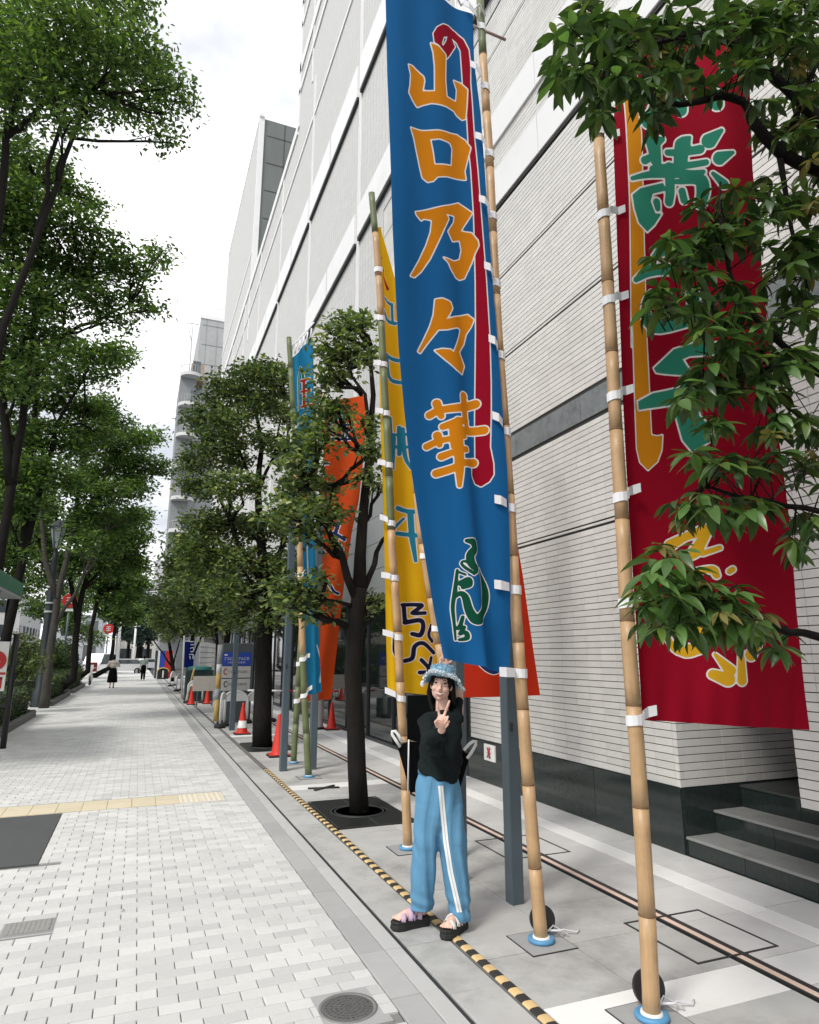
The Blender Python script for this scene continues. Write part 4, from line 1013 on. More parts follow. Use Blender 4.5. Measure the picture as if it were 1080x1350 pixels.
kuchi = ('p', A_([(262, 762), (330, 775), (420, 775), (500, 785), (550, 785), (600, 815), (635, 865), (620, 920), (600, 1000), (608, 1050), (560, 1045), (480, 1040), (420, 1045), (395, 1070), (365, 1075), (335, 1050), (318, 980), (300, 900), (282, 820)]),
         A_([(375, 825), (430, 822), (500, 840), (518, 870), (512, 975), (400, 975), (390, 900)]))
no_ = ('p', B_([(295, -5), (400, -28), (500, -50), (560, -70), (600, -45), (645, -8), (620, 30), (575, 95), (640, 110), (675, 160), (680, 190), (660, 230), (640, 290), (600, 375), (570, 385), (545, 375), (510, 330), (490, 290), (460, 262), (530, 280), (570, 265), (582, 210), (570, 150), (520, 160), (490, 105), (528, 50), (535, 8), (475, 2), (492, 30), (470, 75), (430, 160), (380, 270), (330, 345), (290, 382), (265, 378), (320, 280), (360, 190), (385, 110), (392, 40), (345, 30), (330, 42), (300, 10)]))
noma = ('p', B_([(412, 510), (450, 505), (500, 525), (515, 560), (495, 600), (470, 632), (540, 610), (620, 592), (655, 625), (640, 665), (610, 710), (595, 770), (560, 820), (580, 860), (598, 900), (580, 950), (540, 930), (470, 870), (412, 812), (450, 805), (500, 810), (520, 825), (545, 770), (565, 720), (575, 680), (550, 672), (480, 690), (430, 690), (400, 730), (370, 770), (330, 828), (315, 820), (350, 750), (385, 670), (405, 600)]))
k = 1 / 4.5
hana = [('s', C_([(588, 92), (595, 230)]), [26 * k, 22 * k]), ('s', C_([(425, 138), (450, 215)]), [24 * k, 17 * k]), ('s', C_([(385, 208), (440, 180), (560, 165), (665, 138)]), [22 * k, 20 * k, 24 * k, 26 * k]),
        ('s', C_([(460, 278), (540, 248), (600, 240)]), [20 * k, 20 * k, 22 * k]), ('s', C_([(540, 300), (620, 300), (710, 298)]), [20 * k, 24 * k, 25 * k]), ('s', C_([(430, 330), (442, 385)]), [25 * k, 16 * k]), ('s', C_([(370, 395), (440, 362), (540, 345), (590, 335)]), [20 * k, 18 * k, 16 * k, 14 * k]),
        ('s', C_([(542, 250), (548, 500), (547, 632)]), [28 * k, 28 * k, 12 * k]), ('s', C_([(452, 455), (520, 430), (600, 412)]), [22 * k, 18 * k, 18 * k]), ('s', C_([(425, 555), (520, 525), (560, 500), (655, 488)]), [23 * k, 22 * k, 18 * k, 25 * k]), ('s', C_([(505, 290), (512, 400)]), [15 * k, 12 * k]), ('s', C_([(600, 240), (612, 300)]), [18 * k, 18 * k])]
bar = ('p', [(580 + -13.8, 0 + 46.7)] and (A_([(388, 205), (410, 170), (450, 148), (490, 150), (540, 180), (590, 225), (622, 290), (632, 380), (632, 480), (642, 600), (655, 800), (675, 1000), (700, 1349)])
       + [(640.4, 368.9), (644, 435.6), (645.6, 502.2), (645.6, 544.4), (644.9, 588.9), (648.9, 611), (649.3, 625.6), (644.4, 634.4), (635.6, 640), (627.8, 636), (622.6, 624.9), (623.3, 615.6), (628.4, 606.7), (627.8, 553.3), (628.4, 435.6), (627.8, 368.9), (625.6, 280)]
       + A_([(640, 1000), (625, 850), (610, 600), (590, 500), (582, 380), (575, 290), (550, 240), (515, 215), (540, 265), (500, 320), (478, 345), (455, 310), (425, 275), (395, 258)])), A_([(440, 262), (455, 222), (485, 210), (472, 245), (450, 278)]))
sig = [('s', D_([(585, 150), (625, 160), (635, 195), (605, 235), (612, 285), (640, 320), (625, 345)]), [12 * k, 24 * k, 24 * k, 24 * k, 24 * k, 20 * k, 8 * k]), ('s', D_([(625, 345), (580, 310), (560, 285), (570, 270), (600, 280)]), [10 * k, 9 * k, 7 * k, 7 * k, 10 * k]),
       ('s', D_([(680, 312), (712, 400), (722, 470), (705, 550), (660, 610), (630, 612), (600, 560), (580, 480), (555, 460), (535, 480)]), [5 * k, 18 * k, 24 * k, 30 * k, 32 * k, 28 * k, 22 * k, 18 * k, 14 * k, 8 * k]),
       ('s', D_([(540, 322), (530, 440), (520, 540), (530, 640), (540, 735)]), [8 * k, 12 * k, 10 * k, 8 * k, 6 * k]), ('s', D_([(560, 400), (595, 380), (600, 410), (570, 425)]), [18 * k, 16 * k, 16 * k, 12 * k]), ('s', D_([(540, 330), (580, 350)]), [7 * k, 7 * k]),
       ('s', D_([(570, 600), (560, 650), (545, 670), (580, 660), (560, 700), (590, 690), (595, 725), (560, 735)]), [10 * k, 12 * k, 8 * k, 10 * k, 10 * k, 10 * k, 14 * k, 9 * k])]
left_b = [(507, -60), (508, 0), (509, 100), (512, 200), (515, 300), (519, 380), (524, 460), (531, 530), (539, 600), (549, 660), (561, 730), (573, 800), (581, 850), (584, 868)]
right_b = [(600, -30), (607, 5), (620, 25), (626, 80), (635, 150), (640, 220), (645, 300), (650, 380), (656, 460), (661, 540), (667, 620), (670, 700), (672, 780), (672, 850), (670, 888)]
left_b = [(507, -30)] + left_b[1:]; right_b = [(624, 18)] + right_b[3:]
def fold_blue(S, T):
    f = .012 * np.sin(S * 14 + T * 2) * (1 - .5 * T) + .02 * np.sin(S * 4 + T * 5)
    x = (S - (.62 - .0 * T)); f += -.045 * np.clip((T - .35) / .5, 0, 1) * np.tanh(x * 16) * np.exp(-(x / .28) ** 2)
    f += .02 * np.exp(-((S - .25) / .1) ** 2) * np.clip(T - .5, 0, 1) * 2 + .03 * np.clip(T - .93, 0, 1) * 14 * np.sin(S * 12 + 1)
    return f
mb = mat_banner('banner_blue', (.009, .125, .34), [('bar', CRM, 1.5, WHT), ('kanji', ORG, 1.65, WHT), ('sig', GRN, 1.1, WHT)])
lb = [(u, v) for u, v in left_b]
cloth(bbz, lb, right_b, lambda t: 3.62 + .12 * t, 3.80, 1.5, mb, {'bar': [bar], 'kanji': [yama, kuchi, no_, noma] + hana, 'sig': sig}, fold_blue)
ties(bbz, PB, RB, 3.80, [(u, v, dv) for u, v, dv in ((618, 12, 12), (627, 92, 13), (634, 185, 10), (639, 268, 10), (646, 356, 12), (652, 452, 12), (657, 553, 12), (660, 661, 6), (660, 772, 4), (667, 886, 2))])
q = MB(); top = [atY(560 + 16 * i, -14 + 7 * i, 3.79) for i in range(6)]
for i in range(5): q.tube([top[i], (top[i] + top[i + 1]) / 2 + np.array([0, 0, .09]), top[i + 1]], .008, 6)
obj('loop', q, tiew, bbz)

# ---- crimson banner on the right ----
PR_ = polepath([(860, 1345), (853, 1200), (841, 1000), (829, 850), (820, 680), (812, 560), (806, 450), (799, 330), (791, 210), (787, 120), (782, 20), (778, -80)], 2.9)
tp, PR_, RR = pole(PR_, .042, .032, .46, 'foremost bamboo pole carrying the crimson banner')
socket(PR_[0][0], PR_[0][1], 'foremost blue ringed socket, at the foot of the crimson banner')
rb = thing('banner', tuple(atY(810, 100, 2.95)), 'crimson vertical banner with green characters and orange bar behind the leaves', 'banner', 'vertical banners along the building')
E7 = lambda p: ZA(p, 760, 60, 3.375); E8 = lambda p: ZA(p, 760, 400, 2.25); E9 = lambda p: ZA(p, 800, 640, 3.857); a7, a8, a9 = 1 / 3.375, 1 / 2.25, 1 / 3.857
obar = ('p', [(814, 60), (833, 60)] + E7([(262, 350), (272, 400), (290, 900), (305, 1200), (312, 1345)]) + [(851, 440), (855, 489), (860, 572), (869, 573), (876, 571)] + E8([(258, 430), (245, 465), (215, 492), (190, 470), (180, 430), (175, 330), (165, 120), (162, 30)]) + E7([(240, 1345), (225, 700), (207, 300)]))
gk = [('s', E7([(330, 440), (345, 520)]), [36 * a7, 26 * a7]), ('s', E7([(355, 430), (375, 420)]), [22 * a7, 12 * a7]), ('s', E7([(500, 405), (470, 440), (460, 520)]), [8 * a7, 36 * a7, 30 * a7]), ('s', E7([(290, 525), (340, 495)]), [18 * a7, 14 * a7]), ('s', E7([(330, 560), (420, 535), (570, 520)]), [18 * a7, 16 * a7, 14 * a7]), ('s', E7([(400, 475), (545, 460)]), [14 * a7, 20 * a7]),
      ('s', E7([(235, 608), (330, 580), (440, 565), (560, 560)]), [10 * a7, 16 * a7, 18 * a7, 10 * a7]), ('s', E7([(410, 540), (415, 640), (410, 690)]), [24 * a7, 22 * a7, 20 * a7]), ('p', E7([(235, 680), (270, 650), (380, 610), (400, 640), (330, 665), (320, 700), (345, 750), (375, 745), (340, 800), (305, 835), (265, 800), (245, 740)])), ('s', E7([(350, 700), (355, 725)]), [18 * a7, 14 * a7]), ('s', E7([(440, 600), (540, 590), (560, 640), (550, 700)]), [10 * a7, 26 * a7, 28 * a7, 24 * a7]), ('s', E7([(470, 640), (480, 680)]), 16 * a7),
      ('s', E7([(585, 425), (635, 385)]), [34 * a7, 10 * a7]), ('s', E7([(630, 505), (690, 480)]), [30 * a7, 8 * a7]), ('s', E7([(460, 250), (462, 285)]), [30 * a7, 26 * a7]), ('s', E7([(610, 235), (616, 270)]), [32 * a7, 26 * a7]), ('s', E7([(340, 290), (300, 360)]), [30 * a7, 24 * a7]), ('s', E7([(600, 570), (650, 620)]), [8 * a7, 20 * a7]), ('s', E7([(640, 100), (655, 150)]), 12 * a7),
      ('s', E7([(380, 905), (345, 940)]), [26 * a7, 16 * a7]), ('s', E7([(255, 1050), (330, 1000), (430, 985)]), [12 * a7, 26 * a7, 22 * a7]), ('s', E7([(330, 1100), (300, 1160), (340, 1240), (500, 1215)]), [12 * a7, 16 * a7, 34 * a7, 26 * a7]), ('s', E7([(520, 1100), (540, 1200)]), 26 * a7),
      ('p', E8([(232, 188), (295, 128), (350, 112), (470, 118), (480, 150), (340, 150), (320, 158), (345, 200), (375, 230), (360, 260), (365, 330), (395, 365), (440, 360), (410, 400), (345, 435), (320, 400), (302, 330), (300, 292), (215, 308), (185, 315), (182, 290), (230, 262), (320, 240), (325, 205), (240, 200)]))]
ys_ = [('s', E9([(330, 300), (400, 260), (490, 225)]), [28 * a9, 20 * a9, 26 * a9]), ('s', E9([(500, 240), (450, 330), (430, 360)]), [20 * a9, 30 * a9, 16 * a9]), ('s', E9([(480, 345), (555, 320)]), [14 * a9, 12 * a9]), ('s', E9([(370, 490), (440, 440), (520, 430), (540, 460)]), [16 * a9, 14 * a9, 20 * a9, 16 * a9]), ('s', E9([(600, 440), (615, 430)]), 14 * a9), ('s', E9([(240, 520), (260, 640), (330, 810), (400, 840), (455, 830)]), [10 * a9, 14 * a9, 16 * a9, 34 * a9, 28 * a9]),
       ('s', E9([(440, 660), (470, 780)]), 20 * a9), ('s', E9([(520, 960), (590, 985)]), [24 * a9, 34 * a9]), ('s', E9([(530, 860), (600, 940)]), [8 * a9, 28 * a9]), ('s', E9([(655, 850), (660, 990)]), [14 * a9, 26 * a9]), ('s', E9([(750, 810), (710, 860)]), [22 * a9, 32 * a9])]
lr = [(809, 40), (812, 120), (806, 170), (808, 250), (811, 330), (815, 420), (820, 520), (826, 620), (832, 720), (838, 820), (843, 900), (846, 949)]
rr_ = [(985, 40), (991, 150), (995, 220), (1004, 300), (1010, 370), (1017, 450), (1026, 560), (1037, 650), (1043, 700), (1051, 800), (1060, 880), (1070, 963)]
mr_ = mat_banner('banner_crimson', (.33, .0016, .018), [('bar', (.74, .28, .010), 1.6, WHT), ('kanji', (.035, .27, .18), 2.3, WHT), ('mark', (.80, .44, .02), 2.0, WHT)])
cloth(rb, lr, rr_, 2.95, 2.72, 1.8, mr_, {'bar': [obar], 'kanji': gk, 'mark': ys_}, lambda S, T: .02 * np.sin(S * 9 + T * 3) + .018 * np.sin(S * 3 + T * 7) + .008 * np.sin(S * 40 + 3 * np.sin(T * 6)) * np.clip(T - .9, 0, 1) * 9)
ties(rb, PR_, RR, 2.95, [(806 + 0, 182, 9), (813, 283, 14), (817, 395, 12), (823, 518, 12), (832, 648, 12), (838, 788, 8), (852, 938, 8)], .052)

# ---- yellow banner ----
PY_ = polepath([(538, 1120), (533, 1000), (528, 911), (524, 820), (517, 725), (512, 601), (507, 510), (501, 390), (496, 320), (490, 255)], 5.96)
tp, PY_, RY = pole(PY_, .042, .034, .5, 'bamboo pole of the yellow banner', green_spans=((2.9, 4.9), (6.0, 9)))
socket(PY_[0][0], PY_[0][1], 'blue ringed socket at the foot of the yellow banner pole', disc=False)
yb = thing('banner', tuple(atY(500, 300, 6.05)), 'yellow vertical banner with light blue characters partly behind the blue one', 'banner', 'vertical banners along the building')
F7 = lambda p: ZA(p, 490, 330, 5.0); F8 = lambda p: ZA(p, 490, 560, 3.645); f7, f8 = .2, 1 / 3.645
cyan = [('s', F7([(85, 318), (125, 345), (138, 352)]), [9 * f7, 9 * f7, 9 * f7]), ('s', F7([(75, 405), (105, 455), (160, 480)]), [11 * f7, 11 * f7, 11 * f7]), ('s', F7([(140, 350), (145, 475)]), 7 * f7), ('s', F7([(95, 690), (180, 725), (260, 740)]), 12 * f7), ('s', F7([(100, 690), (118, 830), (190, 870), (260, 880)]), [14 * f7, 12 * f7, 12 * f7, 12 * f7]),
        ('s', F7([(125, 1105), (130, 1200), (132, 1400)]), 13 * f7), ('s', F7([(185, 1165), (187, 1340)]), 13 * f7), ('s', F7([(140, 1210), (240, 1215)]), 10 * f7), ('s', F7([(140, 1290), (260, 1300)]), 10 * f7), ('s', F8([(112, 60), (110, 210)]), [10 * f8, 4 * f8]), ('s', F8([(150, 20), (160, 150), (185, 212)]), [9 * f8, 9 * f8, 6 * f8]),
        ('s', F8([(130, 398), (170, 415), (260, 425)]), [11 * f8, 10 * f8, 10 * f8]), ('s', F8([(182, 420), (190, 540), (205, 655)]), [13 * f8, 13 * f8, 8 * f8]), ('s', F8([(112, 495), (155, 450)]), [8 * f8, 6 * f8]), ('s', F8([(232, 505), (235, 480)]), 8 * f8), ('s', F8([(125, 520), (280, 545)]), 10 * f8)]
navy = [('s', F8([(150, 865), (200, 865), (235, 870), (190, 905), (250, 905)]), 9 * f8), ('s', F8([(155, 870), (160, 950)]), 9 * f8), ('s', F8([(160, 950), (225, 940), (240, 970), (225, 1010), (190, 1005)]), [11 * f8, 11 * f8, 12 * f8, 12 * f8, 10 * f8]), ('s', F8([(108, 1020), (108, 1085), (118, 1110)]), 9 * f8),
        ('s', F8([(158, 1135), (190, 1120), (200, 1065), (240, 1050), (300, 1095)]), 10 * f8), ('s', F8([(285, 965), (270, 1010), (290, 1040)]), 9 * f8), ('s', F8([(230, 1130), (265, 1165), (280, 1200)]), 10 * f8), ('s', F8([(222, 1190), (270, 1190)]), 10 * f8), ('s', F8([(285, 1120), (275, 1160)]), 9 * f8)]
redm = [('s', F7([(50, 60), (80, 120), (75, 160), (115, 250)]), [6 * f7, 9 * f7, 11 * f7, 8 * f7]), ('s', F7([(60, 110), (68, 380)]), 5 * f7)]
my = mat_banner('banner_yellow', (.92, .56, .012), [('rm', (.45, .02, .02), .6, (.75, .3, .05)), ('cy', (.02, .27, .42), 1.1, WHT), ('nv', (.012, .012, .04), 1.2, WHT)])
cloth(yb, [(496, 300), (498, 380), (498, 466), (500, 560), (503, 640), (506, 725), (509, 820), (512, 911)], [(500, 301), (528, 400), (545, 520), (560, 640), (570, 720), (578, 820), (583, 918)], 6.02, 6.12, 1.3, my,
      {'cy': cyan, 'nv': navy, 'rm': redm}, lambda S, T: .025 * np.sin(S * 7 + T * 4) + .03 * np.exp(-((S - .13) / .08) ** 2))
ties(yb, PY_, RY, 5.99, [(u, v, dv) for u, v, dv in ((499, 358, 1), (499, 420, 2), (499, 480, 2), (501, 543, 3), (504, 611, 3), (507, 684, 6), (509, 759, 3), (511, 835, 5), (514, 912, 8))], .055)
# ---- red-orange banner behind the blue one ----
PO = polepath([(608, 1127), (597, 1000), (583, 871), (567, 778), (555, 700), (546, 600), (538, 500), (530, 400), (524, 330)], 5.6)
tp, PO, RO = pole(PO, .045, .035, .45, 'slanting bamboo pole seen between the yellow and blue banners')
ob = thing('banner', tuple(atY(620, 400, 5.65)), 'red-orange banner mostly hidden behind the big blue banner', 'banner', 'vertical banners along the building')
mo = mat_banner('banner_redorange', (.55, .030, .008), [('wl', (.02, .03, .12), 1.0, WHT)])
cloth(ob, [(545, 340), (560, 600), (580, 780), (598, 920)], [(645, 340), (655, 430), (667, 600), (679, 700), (690, 760), (702, 840), (714, 917)], 5.66, 5.5, 2.2, mo, {'wl': [('s', [(630, 872), (640, 882), (650, 886), (660, 880)], 3)]}, lambda S, T: .03 * np.sin(S * 6 + T * 5))
ties(ob, PO, RO, 5.62, [(581, 836, -6), (565, 740, -5)], .05)
# ---- blue and orange banners farther left ----
PT = polepath([(407, 1025), (401.5, 926), (398, 825), (395, 715), (389, 590), (381, 445)], 9.8)
tp, PT, RT = pole(PT, .05, .04, .6, 'bamboo pole of the sky blue banner beside the slim street tree', green_spans=((4.6, 9), (0, 1.2)))
socket(PT[0][0], PT[0][1], 'blue ringed socket at the foot of the sky blue banner pole', disc=False, rope=False)
tb_ = thing('banner', tuple(atY(400, 460, 9.8)), 'narrow sky blue banner half hidden by the street trees', 'banner', 'vertical banners along the building')
G5 = lambda p: ZA(p, 380, 430, 5.0); g5 = .2
mtl = mat_banner('banner_sky', (.02, .25, .48), [('arch', (.01, .2, .1), .7, WHT), ('rd', (.5, .03, .02), .7, WHT), ('ln', (.8, .8, .8), 0, (.8, .8, .8))])
cloth(tb_, [(385, 472), (389, 560), (393, 640), (398, 720), (404, 830), (409, 916)], [(411, 446), (413, 560), (416, 650), (418, 720), (421, 830), (423, 912)], 9.82, 10.0, .9, mtl,
      {'arch': [('s', G5([(65, 600), (62, 340), (85, 270), (105, 320), (108, 400)]), 7 * g5)], 'rd': [('s', G5([(88, 360), (130, 350)]), 8 * g5), ('s', G5([(110, 360), (112, 530)]), 7 * g5), ('s', G5([(92, 430), (135, 425)]), 7 * g5), ('s', G5([(92, 530), (150, 520)]), 7 * g5), ('s', [(403, 640), (405, 660)], 2)], 'ln': [('s', [(405, 690), (407, 770)], .35), ('s', [(420, 850), (423, 875), (422, 900)], .4)]}, lambda S, T: .04 * np.sin(S * 8 + T * 5))
ties(tb_, PT, RT, 9.85, [(390, 562, 6), (400, 755, 4), (405, 865, 4), (408, 908, 8)], .06)
q = MB()
for i in range(6): q.tube([atY(384 + i * 5, 471 - i * 5, 9.83), atY(386 + i * 5, 458 - i * 5, 9.83)], .012, 5)
q.tube([atY(381, 462, 9.83), atY(414, 425, 9.9)], .012, 5); obj('loop', q, tiew, tb_)
PC = polepath([(387, 1007), (391, 940), (395, 870), (401, 780), (410, 680), (419, 590), (425, 520)], 11.1)
tp, PC, RC = pole(PC, .05, .04, .6, 'leftmost bamboo pole, behind the grey post and carrying the orange banner', green_spans=((0, 1.4),))
socket(PC[0][0], PC[0][1], 'farthest blue ringed socket behind the left grey post', disc=False, rope=False)
oc = thing('banner', tuple(atY(440, 530, 11.2)), 'orange banner with navy characters seen behind the slim street tree', 'banner', 'vertical banners along the building')
mo2 = mat_banner('banner_orange', (.62, .075, .012), [('bl', (.06, .32, .5), .8, WHT), ('nv', (.02, .03, .14), .8, WHT)])
cloth(oc, [(429, 530), (424, 620), (414, 700), (405, 790), (399, 870), (396, 925)], [(483, 520), (478, 600), (472, 660), (464, 700), (455, 770), (447, 850), (438, 922)], 11.2, 11.4, 1.1, mo2,
      {'bl': [('s', G5([(285, 640), (290, 590), (330, 565), (370, 590), (350, 620), (310, 600)]), 11 * g5), ('s', G5([(275, 640), (280, 740)]), 5 * g5)],
       'nv': [('s', G5([(335, 650), (405, 645)]), 8 * g5), ('s', G5([(365, 650), (370, 735)]), 8 * g5), ('s', G5([(280, 745), (440, 740)]), 8 * g5), ('s', G5([(400, 690), (385, 730)]), 6 * g5), ('s', G5([(210, 1030), (220, 920), (255, 910)]), 8 * g5), ('s', [(440, 703), (452, 712)], 2.3), ('s', [(446, 690), (441, 710), (449, 725)], 2.2), ('s', [(418, 708), (427, 712), (419, 722), (428, 728)], 2.1), ('s', [(430, 765), (438, 780), (446, 783)], 1.8)]}, lambda S, T: .05 * np.sin(S * 7 + T * 5))
ties(oc, PC, RC, 11.2, [(399, 872, 3), (397, 918, 5)], .07)

# ================================================================== STEEL POSTS
def post(u, v, w_, h, label, leanx=0):
    p = gnd(u, v); t = thing('steel_post', (p[0], p[1], 0), label, 'post', 'grey steel banner posts')
    q = MB(); c = .008; x, y, a_ = p[0], p[1] + w_ / 2, w_ / 2
    poly = [(x - a_ + c, y - a_), (x + a_ - c, y - a_), (x + a_, y - a_ + c), (x + a_, y + a_ - c), (x + a_ - c, y + a_), (x - a_ + c, y + a_), (x - a_, y + a_ - c), (x - a_, y - a_ + c)]
    q.prism(poly, 'z', 0, h); obj('shaft', q, greym, t)
    q = MB(); q.box(x - a_ - .004, x + a_ + .004, y - a_ - .004, y + a_ + .004, h, h + .02); obj('cap', q, greym, t)
    q = MB(); q.box(x - a_ * .5, x - a_ * .1, y - a_ - .006, y - a_ - .001, .35 * h, .35 * h + .06); obj('fixing', q, dkmetal, t); return t
post(684, 1193, .10, 3.3, 'grey steel post beside the bamboo pole of the big blue banner')
post(611, 1163, .085, 3.2, 'grey steel post right behind the posing woman')
post(374, 1017, .105, 4.3, 'grey steel post standing in front of the leftmost bamboo pole')
post(413, 1015, .105, 3.9, 'grey steel post below the sky blue banner')
p_ = atY(311, 960, 16.9)
post(306, 963, .12, 3.6, 'grey steel post in front of the information board')
post(342, 961, .12, 3.6, 'dark steel post at the right edge of the information board')

# ================================================================== CONES, BARRIERS, SIGNBOARD
def cone(u, v, h, label, col=None, white_band=False, at_=None):
    p = gnd(u, v) if at_ is None else at_; x, y = p[0], p[1]
    t = thing('traffic_cone', (x, y, 0), label, 'traffic cone', 'red traffic cones')
    s = h / .7
    q = MB(); q.bbox(x - .18 * s, x + .18 * s, y - .18 * s, y + .18 * s, 0, .03, .008); obj('base', q, blackr, t)
    q = MB(); q.bbox(x - .165 * s, x + .165 * s, y - .165 * s, y + .165 * s, .031, .045, .006)
    q.lathe((x, y, .045), [(.135 * s, 0), (.12 * s, .03 * s), (.03 * s, .63 * s), (.025 * s, .655 * s), (.01, .66 * s)], 20); obj('body', q, orange_c, t)
    if white_band:
        q = MB(); q.lathe((x, y, .045), [(.116 * s, .10 * s), (.088 * s, .26 * s)], 20); obj('band', q, whitep, t)
    return t
cone(367, 997, .70, 'red traffic cone standing left of the front grey post')
cone(319, 968, .66, 'red cone in front of the white arch barriers', white_band=True)
cone(437, 962, .62, 'red cone by the shop windows behind the banners')
cone(253, 928, .62, 'red cone with a yellow bar leaning on it', at_=gnd(252, 929))
cone(273, 928, .62, 'darker red cone right of the one with the yellow bar')
cone(246, 921, .6, 'small far red cone with white band', white_band=True)
pz_ = gnd(249, 926)
t = thing('bar', (pz_[0], pz_[1], 0), 'yellow and white bar leaning on a red cone', 'bar')
q = MB(); a_ = np.array([pz_[0] - .12, pz_[1] - .1, .02]); b2 = np.array([pz_[0] + .12, pz_[1], 1.25]); mm_ = a_ + (b2 - a_) * .5
q.tube([a_, mm_], .035, 8); obj('lower_half', q, tactile2, t); q = MB(); q.tube([mm_, b2], .035, 8); obj('upper_half', q, yellowp, t)
def arch(x, y, w_, h, label, dirx=True, panel=True):
    t = thing('arch_barrier', (x, y, 0), label, 'barrier', 'white arched barriers')
    dv = np.array([1, 0, 0]) if dirx else np.array([.35, .94, 0]); c = np.array([x, y, 0])
    pts = [c - dv * w_ / 2 + np.array([0, 0, .06])] + [c + dv * (-w_ / 2 * math.cos(a_)) + np.array([0, 0, h - w_ / 2 * .8 + w_ / 2 * .8 * math.sin(a_)]) for a_ in np.linspace(0, PI, 11)] + [c + dv * w_ / 2 + np.array([0, 0, .06])]
    q = MB(); q.tube(pts, .03, 10); obj('hoop', q, whitep, t)
    if panel:
        q = MB(); zt = h - w_ / 2 * .8; vs = [c + dv * (-w_ / 2 * math.cos(a_) * .93) + np.array([0, 0, zt + w_ / 2 * .75 * math.sin(a_)]) for a_ in np.linspace(0, PI, 11)]
        nn = np.cross(dv, [0, 0, 1]) * .012; n_ = len(vs); q.add([p + nn for p in vs] + [p - nn for p in vs], [tuple(range(n_)), tuple(range(2 * n_ - 1, n_ - 1, -1))] + [(i, i + n_, i + n_ + 1, i + 1) for i in range(n_ - 1)] + [(n_ - 1, 2 * n_ - 1, n_, 0)]); obj('panel', q, whitep, t)
    q = MB()
    for s in (-1, 1):
        e = c + dv * w_ / 2 * s; q.ell((e[0], e[1], .03), (.14, .16, .07), 12)
    obj('foot', q, blackr, t); return t
p = gnd(292.5, 958.5); arch(p[0], p[1], .40, .80, 'small white arch barrier nearest the yellow and white pole', dirx=False)
p = gnd(309, 954); arch(p[0], p[1], .62, .80, 'larger white arch barrier in front of the information board')
p = gnd(341, 952); arch(p[0], p[1], .66, .80, 'white arch barrier partly behind the second street tree')
p = gnd(256.5, 927); arch(p[0], p[1], .52, .80, 'white arch barrier between the two farther red cones')
p = gnd(235, 911); arch(p[0], p[1], .6, .8, 'white barrier by the foot of the blue flag', dirx=False)
p = gnd(227, 904.5); arch(p[0], p[1], .8, .8, 'farthest white barrier before the red and blue stall', dirx=False)
# chain bar between posts
t = thing('barrier_bar', (3.2, 15.2, .9), 'thin red and white bar stretched between barriers behind the tree', 'bar')
q = MB(); P0, P1 = np.array([2.35, 15.6, .93]), np.array([4.3, 15.0, .90])
for i in range(8):
    q = MB(); q.tube([P0 + (P1 - P0) * i / 8, P0 + (P1 - P0) * (i + 1) / 8], .02, 8); obj('segment', q, whitep if i % 2 == 0 else redp, t)
t = thing('bollard', (4.05, 15.9, 0), 'pale grey bollard next to the red cone by the windows', 'bollard')
q = MB(); q.lathe((4.05, 15.9, 0), [(.14, 0), (.14, .75), (.12, .8), (.02, .82)], 20); obj('body', q, conc, t)
q = MB(); q.lathe((4.05, 15.9, 0), [(.16, 0), (.16, .05), (.14, .055)], 20); obj('base', q, blackr, t)
# yellow white pole
p = gnd(285, 951); t = thing('striped_pole', (p[0], p[1], 0), 'pale pole with yellow bands leaning beside the information board', 'pole')
a_ = np.array([p[0], p[1], 0]); b2 = atY(291, 850, p[1])
for i, (f0_, f1_, mm_) in enumerate(((0, .28, yellowp), (.28, .42, conc), (.42, .62, yellowp), (.62, .74, whitep), (.74, 1, conc))):
    q = MB(); q.tube([a_ + (b2 - a_) * f0_, a_ + (b2 - a_) * f1_], .075, 10); obj('section', q, mm_, t)
p = gnd(275, 935); t = thing('notice_board', (p[0], p[1] + 1.5, 0), 'small blank pale board behind the striped pole', 'board')
q = MB(); P2 = atY(276, 905, p[1] + 1.5); q.box(P2[0] - .55, P2[0] + .25, P2[1], P2[1] + .03, P2[2] - .15, P2[2] + .35); obj('panel', q, M('beige', (.5, .47, .42), .8), t)
q = MB(); q.box(P2[0] - .4, P2[0] - .36, P2[1], P2[1] + .03, 0, P2[2] - .15); q.box(P2[0] + .1, P2[0] + .14, P2[1], P2[1] + .03, 0, P2[2] - .15); obj('leg', q, greym, t)
p = atY(262, 915, 27); t = thing('utility_box', (p[0], 27, 0), 'dark green box behind the far white arch barrier', 'box')
q = MB(); q.bbox(p[0] - .5, p[0] + .5, 27, 27.6, 0, 1.15, .02); obj('body', q, M('box_green', (.02, .05, .045), .5), t); q = MB(); q.lathe((p[0], 27.3, 1.15), [(.45, 0), (.45, .1), (.2, .16)], 16); obj('lid', q, M('lid_teal', (.05, .22, .22), .5), t)
